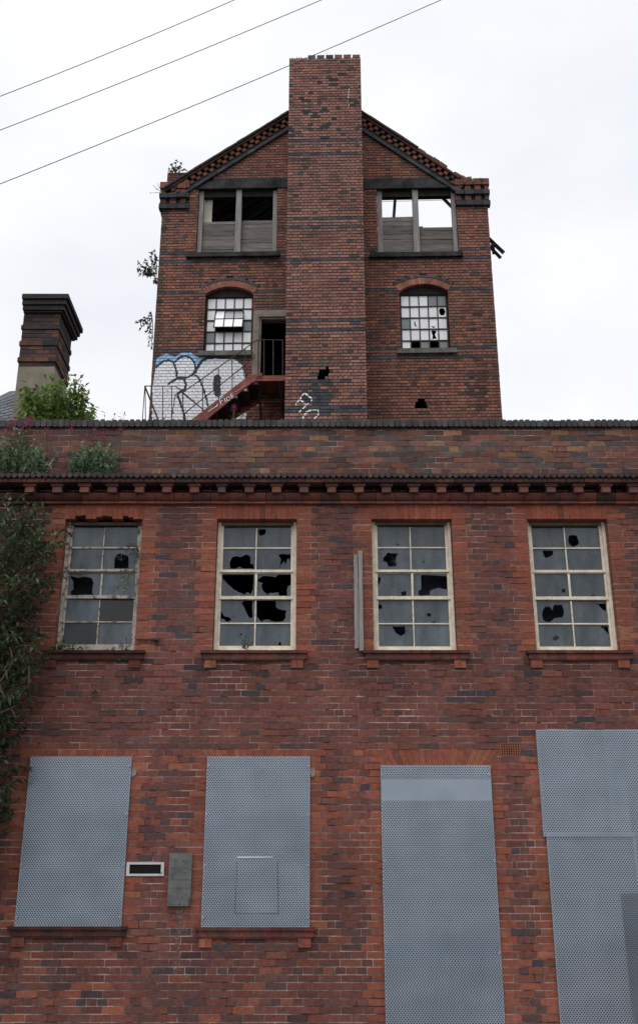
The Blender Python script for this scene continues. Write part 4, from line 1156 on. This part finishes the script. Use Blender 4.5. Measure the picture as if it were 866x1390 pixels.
# writing on the stringer, FIOE
wr = MB(); w = W1 + .034
def zs(P): return [TW.P(*TW.uv(205 + x / 6.186, 475 + y / 6.186, w), w) for x, y in P]
for P in ([(575, 412), (590, 458)], [(575, 412), (612, 394)], [(583, 435), (606, 422)], [(617, 405), (628, 440)], [(640, 398), (655, 392), (664, 405), (656, 425), (642, 428), (636, 412), (640, 398)],
          [(668, 374), (680, 404)], [(668, 374), (690, 362)], [(674, 389), (692, 380)], [(680, 404), (699, 395)], [(480, 520), (560, 465)], [(548, 480), (562, 455)]):
    wr.tube(zs(P), .0085, 5)
for k in range(6): q = zs([(710 + k * 15, 352 - k * 10), (716 + k * 15, 348 - k * 10)]); wr.tube(q, .008, 5)
obj('painted_lettering', wr, M['white_paint'], es)
# ================================================================== CHIMNEY HOUSE
hs = thing('neighbouring_house', (-5.3, 16.5, 0), 'slate roofed house with thick corbelled brick chimney at the far left', 'house')
def cu_(px_, py_, w=0): return CH.uv(px_, py_, w)
s6 = 6.186
def zp(x, y): return x / s6, 380 + y / s6
uA = CH.u(*zp(145, 830)); uB = CH.u(*zp(450, 830)); DP = .86
ch, chm = MB(), MB()
tiers = [(690, 727, .0), (555, 686, .004), (418, 551, .004), (285, 411, .004)]
def ring(bmx, mmx, ua, ub, depth, v0, v1, colfn, off):
    rows = max(1, round((v1 - v0) / .075)); cs = (v1 - v0) / rows
    f = CH; fs = f.side(ub + off, off, 1); fl = f.side(ua - off, off, -1)
    brickwork(bmx, mmx, f, v0, rows, cs, .225, lambda v: (ua - off, ub + off), [], colfn, 'SS', w0=off, thick=.15, joint=.009, idx0=int(v0 * 10), depth=.08)
    brickwork(bmx, mmx, fs, v0, rows, cs, .225, lambda v: (.085, depth + 2 * off), [], colfn, 'SS', w0=0, thick=.15, joint=.009, idx0=int(v0 * 10) + 1, depth=.08)
    brickwork(bmx, mmx, fl, v0, rows, cs, .225, lambda v: (-depth - 2 * off, -.085), [], colfn, 'SS', w0=0, thick=.15, joint=.009, idx0=int(v0 * 10) + 1, depth=.08)
CPAL = [(3, (.065, .042, .038)), (4, (.045, .036, .035)), (.6, (.11, .055, .04)), (2, (.035, .032, .034))]
CHOT = [(3, (.14, .062, .045)), (2, (.09, .05, .042)), (2, (.05, .04, .038))]
vs_ = []
prev = None
for (y1, y0, o_) in [(a, b, o) for a, b, o in tiers]:
    vlo, vhi = CH.v(zp(0, y0)[1], 0, 40), CH.v(zp(0, y1)[1], 0, 40)
    if prev is not None: vlo = prev + .001
    hot = CHOT if y1 > 540 or y1 == 418 else CPAL
    hp_ = CHOT if y1 in (555,) else (CHOT[:2] + CPAL if y1 == 418 else CPAL)
    if y1 != 690:
        cs_ = (vhi - vlo) / 3.6
        ring(ch, chm, uA, uB, DP, vlo, vlo + cs_, (lambda u, v, k, q, P=hp_: pick(P)), .022); vlo += cs_ + .0005
    ring(ch, chm, uA, uB, DP, vlo, vhi, (lambda u, v, k, q, P=hp_: pick(P)), o_); prev = vhi
# cap steps
vt_ = [CH.v(zp(0, y)[1], .1, 40) for y in (281, 243, 205, 165, 125)]
vt_[0] = prev + .001
cp = MB()
for k in range(4):
    o_ = .05 + .032 * k; ol = .004 + .008 * k; z0, z1 = vt_[k], vt_[k + 1] - .001
    nb_ = 4
    rows_ = 1
    cp.box(CH, uA - ol, uB + o_, z0, z1 - .006, -DP - o_, o_, random.choice([(.035, .03, .03), (.045, .036, .034), (.03, .028, .029)]), jit=.003)
    cp.box(CH, uA - ol + .012, uB + o_ - .012, z1 - .005, z1, -DP - o_ + .012, o_ - .012, (.03, .03, .03))
co = obj('chimney', ch, M['brick'], hs); obj('mortar_backing', chm, M['mortar_dark'], co); obj('chimney_cap', cp, M['brick'], co)
cr = MB(); cr.box(CH, uA - .0, uB + .0, 5.5, CH.v(zp(0, 728)[1], 0, 40) - .002, -DP, .005, jit=.004); obj('rendered_base', cr, M['render'], co)
core = MB(); core.box(CH, uA + .14, uB - .14, 7.5, vt_[4] - .03, -DP + .14, -.16); obj('flue_core', core, M['dark'], co)
# slate roof
rfm = MB()
def cp3(px_, py_, w): return CH.P(*CH.uv(px_, py_, w), w)
V = [cp3(-60, 592, .2), cp3(36, 592, .2), cp3(30, 529, -.55), cp3(14, 530, -.55), cp3(-60, 566, -.3)]
Z = Vector((0, 0, -.12))
rows_n = 14
def lerp(a, b, t): return a + (b - a) * t
for k in range(rows_n):     # slate courses, each lapping the one below
    t0, t1 = k / rows_n, (k + 1) / rows_n
    Lb0, Rb0 = lerp(V[0], V[3] if False else V[4], t0), lerp(V[1], V[2], t0); Lb1, Rb1 = lerp(V[0], V[4], t1), lerp(V[1], V[2], t1)
    n_ = Vector((0, -.6, .8)) * .008
    nn = 9
    for j in range(nn):
        q0, q1 = (j + (.5 if k % 2 else 0)) / nn, (j + 1 + (.5 if k % 2 else 0)) / nn
        if q0 >= 1: continue
        q1 = min(q1, 1); g = random.uniform(.8, 1.2)
        a0, a1, b0, b1 = lerp(Lb0, Rb0, q0 + .004), lerp(Lb0, Rb0, q1 - .004), lerp(Lb1, Rb1, q0 + .004), lerp(Lb1, Rb1, q1 - .004)
        rfm.add([a0 + n_ * 1.6, a1 + n_ * 1.6, b1 + n_ * .3, b0 + n_ * .3, a0, a1, b1, b0], [(0, 1, 2, 3), (0, 4, 5, 1), (7, 6, 5, 4), (0, 3, 7, 4), (1, 5, 6, 2), (3, 2, 6, 7)], (g, g, g))
rfm.add([V[0] + Z * .1, V[1] + Z * .1, V[2] + Z * .1, V[3] + Z * .1, V[4] + Z * .1, V[0] + Z, V[1] + Z, V[2] + Z, V[3] + Z, V[4] + Z], [(0, 1, 2, 3, 4), (9, 8, 7, 6, 5), (0, 5, 6, 1), (1, 6, 7, 2), (2, 7, 8, 3), (3, 8, 9, 4), (4, 9, 5, 0)])
obj('slate_roof', rfm, M['slate'], hs)
hw = MB(); wbox(hw, -8.5, -3.9, 18.3, 22, 0, 5.2); wbox(hw, -8.5, -5.62, 14.9, 18.3, 0, 6.1)
obj('house_wall', hw, M['render'], hs)
# ================================================================== VEGETATION
def leaf(mb, p, d, L, W, col, droop=.2):
    d = d.normalized(); s = d.cross(Vector((random.uniform(-.4, .4), random.uniform(-.4, .4), 1)))
    if s.length < 1e-3: s = Vector((1, 0, 0))
    s.normalize(); n = s.cross(d).normalized()
    m = p + d * L * .45 - Vector((0, 0, L * droop * .3)); t = p + d * L - Vector((0, 0, L * droop)); k = n * W * .18
    mb.add([p, m + s * W / 2 + k, t, m - s * W / 2 + k, m], [(0, 1, 4), (1, 2, 4), (0, 4, 3), (4, 2, 3)], col)
def rv(s=1.0): return Vector((random.gauss(0, s), random.gauss(0, s), random.gauss(0, s)))
def twig(lm_, sm_, p0, p1, r, nleaf, L, W, tone, bow=.15, start=.15, droop=.25):
    p0, p1 = Vector(p0), Vector(p1); n = 7; mid = (p0 + p1) / 2 + Vector((0, 0, (p1 - p0).length * bow)) + rv((p1 - p0).length * .06)
    pts = [p0 * (1 - t) ** 2 + mid * 2 * t * (1 - t) + p1 * t * t for t in [k / n for k in range(n + 1)]]
    sm_.tube(pts, [r * (1 - .75 * k / n) for k in range(n + 1)], 4)
    for k in range(nleaf):
        t = start + (1 - start) * (k + random.random()) / nleaf; q = p0 * (1 - t) ** 2 + mid * 2 * t * (1 - t) + p1 * t * t
        ax = (mid - p0).lerp(p1 - mid, t).normalized()
        for sgn in (1, -1):
            d = ax * random.uniform(.2, .9) + rv(.65); g = random.uniform(*tone); w = random.uniform(.85, 1.2)
            leaf(lm_, q, d, L * random.uniform(.6, 1.2), W * random.uniform(.7, 1.2), (g * w, g, g * random.uniform(.75, 1.1)), droop)
def finish(t, lm_, sm_, lmat):
    obj('stem', sm_, M['stem'], t); return obj('foliage', lm_, M[lmat], t)
# 1. big buddleia at left edge
bs_ = thing('buddleia_shrub', FA.P(-4.3, 0, .45), 'tall dark green leafy shrub climbing the left edge of the brick front', 'shrub')
lf, sf = MB(), MB()
trunks = []
for x, w, top in ((-4.5, .35, 4.6), (-4.1, .5, 5.4), (-3.95, .3, 4.3), (-4.75, .55, 5.9)):
    p0 = FA.P(-4.3 + random.uniform(-.08, .08), 0, .45); p1 = FA.P(x, top, w); n = 9
    mid = (p0 + p1) / 2 + Vector((random.uniform(-.2, .2), 0, 0)); pts = [p0 * (1 - t) ** 2 + mid * 2 * t * (1 - t) + p1 * t * t for t in [k / n for k in range(n + 1)]]
    sf.tube(pts, [.045 * (1 - .75 * k / n) for k in range(n + 1)], 6); trunks.append(pts)
def env(v):   # right-hand limit of the foliage with height (photo outline)
    P = [(1.9, -3.45), (2.4, -3.25), (3.0, -3.22), (3.5, -3.18), (3.9, -3.12), (4.3, -3.02), (4.75, -3.22), (5.1, -2.98), (5.5, -2.94), (5.85, -3.0), (6.1, -3.3), (6.3, -3.7)]
    for (a, b), (c, d) in zip(P, P[1:]):
        if a <= v <= c: return b + (d - b) * (v - a) / (c - a)
    return -4.2
for k in range(360):
    v = random.uniform(2.0, 6.15); e = env(v)
    if v < 3.4 and random.random() < .35: continue
    u = e - abs(random.gauss(0, .5 if v > 4.2 else .3)) * (1 if v > 3.3 else .8); u = max(u, -5.3); w = random.uniform(.08, .75)
    tr_ = random.choice(trunks); c = min(tr_, key=lambda q: abs(q.z - (v - .5)) + random.random() * .6)
    tgt = FA.P(u, v, w); st_ = c.lerp(tgt, .35)
    if u > -3.9 or random.random() < .3: sf.tube([c, st_], [.014, .009], 4)
    tone = (.8, 1.7) if v > 3.9 and random.random() < .5 else (.4, 1.0)
    if v > 5.2 and u < -3.5: tone = (.9, 2.2)
    st2 = tgt + (st_ - tgt) * min(1, .5 / max(.01, (st_ - tgt).length))
    twig(lf, sf, st2, tgt, .006, 12, .095, .036, tone, .12)
for p, q in (((0, 926), (19, 897)), ((0, 930), (8, 957)), ((18, 898), (14, 880)), ((0, 968), (22, 958)), ((83, 815), (73, 845)), ((40, 905), (38, 935)), ((16, 962), (22, 976))):
    sf.tube([FA.P(*FA.uv(*p, .6), .6), FA.P(*FA.uv((p[0] + q[0]) / 2 + 1, (p[1] + q[1]) / 2, .62), .62), FA.P(*FA.uv(*q, .6), .6)], [.010, .008, .005], 5)
finish(bs_, lf, sf, 'leaf_dark')
# 2. valerian clumps on the cornice ledge
def valerian(x0, x1, ybase, ytop, label, n, flowers):
    b0 = FA.uv(x0, ybase, .12); b1 = FA.uv(x1, ybase, .12); vb = vk1 + .05
    t = thing('valerian_plant', FA.P((b0[0] + b1[0]) / 2, vb, .12), label, 'wild plant', 'valerian growing on the cornice ledge')
    lf, sf = MB(), MB(); H = FA.v(ytop, .15) - vb
    for k in range(n):
        u = random.uniform(b0[0], b1[0]); e = 1 - abs((u - (b0[0] + b1[0]) / 2) / ((b1[0] - b0[0]) / 2)) ** 3 * .4
        h = H * e * random.uniform(.35, 1.12); root = FA.P(u, vb, random.uniform(.02, .16)); tip = root + Vector((random.gauss(0, .07), random.uniform(-.12, .02), h))
        twig(lf, sf, root, tip, .004, 11, .075, .032, (1.1, 3.0), .02, .05, .1)
    for (fx, fy) in flowers:
        u, v = FA.uv(fx, fy, .14); root = FA.P(u + random.uniform(-.05, .05), vb, .1); tip = FA.P(u, v, .14)
        sf.tube([root, (root + tip) / 2 + rv(.01), tip], .003, 4); ff = MB()
        for _ in range(46):
            p = tip + Vector((random.gauss(0, .022), random.gauss(0, .02), random.gauss(-.01, .03))); g = random.uniform(.6, 1.5); leaf(ff, p, rv(1), .020, .014, (g, g, g))
        for _ in range(4): leaf(lf, root.lerp(tip, random.uniform(.3, .85)), rv(1), .045, .016, (.9, .9, .9))
        obj('flower_head', ff, M['flower'], t, origin=tip)
    finish(t, lf, sf, 'leaf_grey')
valerian(-8, 60, 645, 588, 'leafy valerian with pink flowers at the far left of the cornice ledge', 85, [(12, 575), (20, 570), (33, 574), (38, 568), (43, 571), (29, 583), (65, 583), (64, 590), (6, 582), (17, 579)])
valerian(96, 156, 644, 605, 'smaller valerian clump on the ledge with sparse pink flower heads', 60, [(97, 582), (130, 582), (141, 592), (140, 588), (164, 583), (113, 590)])
# 3. bush behind parapet at left
def roofbush(px0, px1, pyt, w, label, name, nt, lmat, L, Wd, tone, pybase=585, cat='bush', zroot=None):
    uc = (FA.u(px0, 560, w) + FA.u(px1, 560, w)) / 2; base = FA.P(uc, 6.5 if zroot is None else zroot, w)
    t = thing(name, base, label, cat); lf, sf = MB(), MB()
    for k in range(nt):
        x = random.uniform(px0, px1); m = (x - px0) / (px1 - px0); top = pyt(m); y = random.uniform(top, pybase)
        tgt = FA.P(*FA.uv(x, y, w + random.uniform(-.25, .25)), w + random.uniform(-.3, .3))
        mid = base.lerp(tgt, .55); mid.x = base.x * .3 + tgt.x * .7
        sf.tube([base, mid], [.012, .006], 4); twig(lf, sf, mid, tgt, .005, 8, L, Wd, tone, .1)
    finish(t, lf, sf, lmat); return t
roofbush(32, 130, lambda m: 535 - 14 * math.sin(min(1, m * 1.9) * math.pi * .5) + (24 if m > .88 else 0) + (8 if .62 < m < .68 else 0) - 2, -1.0, 'bright green bush rising behind the parapet below the chimney', 'roof_bush', 330, 'leaf_mid', .115, .046, (.6, 2.6))
roofbush(142, 174, lambda m: 546 + 8 * m, -1.0, 'thin sprig peeping over the parapet right of the green bush', 'roof_sprig', 7, 'leaf_mid', .06, .02, (.5, 1.1), 572, 'sprig')
# weeds along parapet by stair
for (x0, x1, yt, lab, fl) in ((312, 336, 552, 'pink tipped weed on the roof under the external stair', [(318, 552), (317, 556)]), (380, 392, 560, 'yellowish weed tuft at the foot of the brick stack', []), (214, 226, 560, 'pale weed tuft by the foot of the stair railings', [])):
    w = -.8; t = thing('roof_weed', FA.P(FA.u((x0 + x1) / 2, 570, w), 6.5, w), lab, 'weed', 'weeds on the factory roof'); lf, sf, ff = MB(), MB(), MB(); base = ORG[t.name]
    for k in range(8):
        x = random.uniform(x0, x1); u, v = FA.uv(x, random.uniform(yt + 6, 572), w); tgt = FA.P(u, v, w); r0 = Vector((tgt.x + random.uniform(-.04, .04), base.y, base.z))
        twig(lf, sf, r0, tgt, .003, 5, .035, .018, (1.2, 2.6), 0, .6)
    for fx, fy in fl:
        u, v = FA.uv(fx, fy, w); tip = FA.P(u, v, w); sf.bar(Vector((tip.x, base.y, base.z)), tip, .003, 4)
        for _ in range(30): leaf(ff, tip + rv(.022), rv(1), .02, .015, (1, 1, 1))
    finish(t, lf, sf, 'leaf_mid')
    if ff.v: obj('flower_head', ff, M['flower'], t)
# 4. plants rooted in the tower's left edge
def edge_plant(root, tips, label, nl, L, W, lmat='leaf_grey', tone=(.35, .9), w=-.3):
    u, v = TW.uv(*root, w); b = TW.P(u, v, w); t = thing('wall_plant', b, label, 'wall plant', 'plants rooted in the tower walls'); lf, sf = MB(), MB()
    for (x, y) in tips:
        q = TW.P(*TW.uv(x, y, w + .2), w + random.uniform(-.2, .3)); q = TW.P(*TW.uv(x, y, w), w)
        twig(lf, sf, b, q, .012, nl, L, W, tone, random.uniform(-.05, .12), .3)
    finish(t, lf, sf, lmat)
edge_plant((213, 372), [(186, 366), (188, 357), (191, 371), (197, 352), (205, 343), (209, 339), (200, 374), (212, 350), (211, 385), (195, 363)], 'leafy grey green branch jutting from tower wall below the eaves', 16, .10, .045)
edge_plant((207, 432), [(184, 437), (192, 445), (196, 432), (204, 424), (199, 450), (203, 468), (205, 476), (190, 434)], 'sparse hanging leaves on the tower edge lower down', 10, .085, .045)
edge_plant((222, 262), [(206, 250), (211, 256), (214, 248), (204, 262), (218, 252)], 'bare dead twigs sprouting from the left eaves corner', 1, .05, .02)
edge_plant((238, 236), [(233, 222), (240, 218), (246, 222), (236, 228), (252, 230), (230, 230), (243, 226)], 'small green plant growing on top of the eaves pier', 9, .09, .045, 'leaf_mid', (.5, 1.1), -1.0)
# 5. weeds on window sills
def sillweed(xy, tips, label, L=.045, W=.022, w=.03, lmat='leaf_mid', nl=8, tone=(.5, 1.4)):
    u, v = FA.uv(*xy, w); b = FA.P(u, v, w); t = thing('sill_weed', b, label, 'weed', 'weeds on the factory wall'); lf, sf = MB(), MB()
    for x, y in tips: twig(lf, sf, b + Vector((random.uniform(-.03, .03), 0, 0)), FA.P(*FA.uv(x, y, w + random.uniform(0, .08)), w + random.uniform(0, .08)), .004, nl, L, W, tone, .05, .1)
    finish(t, lf, sf, lmat)
sillweed((80, 883), [(70, 877), (76, 870), (85, 868), (90, 876), (95, 874), (68, 883), (102, 879), (88, 866), (112, 880), (110, 874), (116, 878)], 'leafy weed at the left end of the first window sill')
sillweed((172, 884), [(165, 874), (172, 866), (178, 872), (168, 880), (163, 893), (176, 880)], 'thin weed at the right end of the first window sill', .03, .014)
sillweed((335, 881), [(326, 870), (333, 862), (338, 866), (342, 872), (330, 876), (328, 864)], 'green weed on the second window sill at the broken panes', .035, .014, -.02)
sillweed((128, 942), [(124, 937), (128, 935), (132, 938), (134, 943), (125, 944)], 'tuft of weed in the brickwork below the first window', .025, .012, .01)
sillweed((186, 742), [(180, 752), (186, 765), (182, 775), (176, 738), (188, 755), (172, 742)], 'ivy strand hanging down the right side of the first window', .035, .02, -.02, 'leaf_dark', 8, (.8, 1.6))
sillweed((182, 776), [(160, 790), (156, 800), (168, 800), (165, 782), (172, 806)], 'yellow green sprig across the right pane of the first window', .035, .014, -.02, 'leaf_mid', 7, (1.2, 2.0))
sillweed((8, 1110), [(15, 1085), (10, 1070), (18, 1098), (4, 1060), (12, 1040), (16, 1110)], 'pale leafy sprig beside the leftmost steel screen', .06, .02, .15, 'leaf_dark', 7, (.8, 1.5))
# ================================================================== CABLES
CB = Frame((0, 9.0, 0))
for k, (p, q, lab) in enumerate((((0, 131), (318, 0), 'topmost overhead cable crossing the upper left sky'), ((0, 177), (436, 0), 'middle overhead cable crossing the upper left sky'), ((0, 250), (598, 0), 'lowest overhead cable passing in front of the stack top'))):
    a, b = CB.P(*CB.uv(*p)), CB.P(*CB.uv(*q)); d = (b - a); A, B = a - d * 1.5, b + d * 1.2; n = 48
    sag = .10 if k < 2 else .16
    def cpt(t):
        p_ = A.lerp(B, t); ta, tb_ = 1.5 / 3.7, 2.5 / 3.7
        s_ = (t - ta) * (t - tb_); return p_ + Vector((0, 0, s_ * sag * 12))
    pts = [cpt(i / n) for i in range(n + 1)]
    m_ = MB(); m_.tube(pts, .0045, 6)
    tag(obj('overhead_cable', m_, M['cable'], None, origin=a), lab, 'cable', 'overhead cables')
# ================================================================== GROUND
g = MB(); g.add([(-400, -400, -.12), (400, -400, -.12), (400, 400, -.12), (-400, 400, -.12)], [(0, 1, 2, 3)]); tag(obj('ground', g, M['asphalt']), kind='structure')
g = MB(); wbox(g, -60, 60, -3, 9.7, -.117, -.112); tag(obj('road', g, M['asphalt']), kind='structure')
g = MB(); wbox(g, -60, 60, 9.86, 12.3, -.115, 0); tag(obj('pavement', g, M['paving']), kind='structure')
g = MB()
for k in range(100): wbox(g, -60 + k * .92, -60 + k * .92 + .91, 9.705, 9.855, -.115, .004)
tag(obj('kerb', g, M['kerb']), kind='structure')
# ================================================================== LIGHT, SKY, CAMERA
sc = bpy.context.scene
w = bpy.data.worlds.new('World'); sc.world = w; w.use_nodes = True; nt = w.node_tree; bg = nt.nodes['Background']
sky = N(nt, 'ShaderNodeTexSky'); sky.sky_type = 'NISHITA'; sky.sun_disc = False
EL, AZ = R(58), R(205)
sky.sun_elevation = EL; sky.sun_rotation = AZ; sky.air_density = 1.0; sky.dust_density = 4.0
tc = N(nt, 'ShaderNodeTexCoord'); mp = N(nt, 'ShaderNodeMapping'); mp.inputs['Scale'].default_value = (1, 1, 2.2)
nt.links.new(tc.outputs['Generated'], mp.inputs[0])
nz = N(nt, 'ShaderNodeTexNoise'); nz.inputs['Scale'].default_value = 1.9; nz.inputs['Detail'].default_value = 5; nz.inputs['Roughness'].default_value = .5
nt.links.new(mp.outputs[0], nz.inputs['Vector'])
cl = ramp(nt, nz.outputs['Fac'], [(.32, (8.6, 8.85, 9.5)), (.58, (10.9, 11.0, 11.2))])
mx = mixc(nt, sky.outputs[0], cl, .93)
nt.links.new(mx, bg.inputs[0]); bg.inputs[1].default_value = .1
sd = bpy.data.lights.new('sun', 'SUN'); sd.energy = 1.15; sd.angle = R(45); sd.color = (1, .985, .96)
so_ = bpy.data.objects.new('sun', sd); C.objects.link(so_)
az = R(205)   # from behind the camera, slightly left
dirv = Vector((math.sin(az) * math.cos(EL), math.cos(az) * math.cos(EL), math.sin(EL)))
so_.rotation_euler = dirv.to_track_quat('Z', 'Y').to_euler()
cd = bpy.data.cameras.new('camera'); cam = bpy.data.objects.new('camera', cd); C.objects.link(cam); sc.camera = cam
cd.sensor_fit = 'VERTICAL'; cd.sensor_height = 36; cd.sensor_width = 24; cd.lens = 36 * FOC / 1390; cd.shift_y = -45 / 1390; cd.clip_end = 2000
cam.location = (0, 0, EYE); cam.rotation_euler = (math.pi / 2 + TH, 0, 0)
sc.view_settings.view_transform = 'Standard'; sc.view_settings.look = 'None'; sc.view_settings.gamma = 1; sc.view_settings.exposure = 0
sc.render.engine = 'CYCLES'; sc.cycles.transparent_max_bounces = 12; sc.cycles.max_bounces = 6
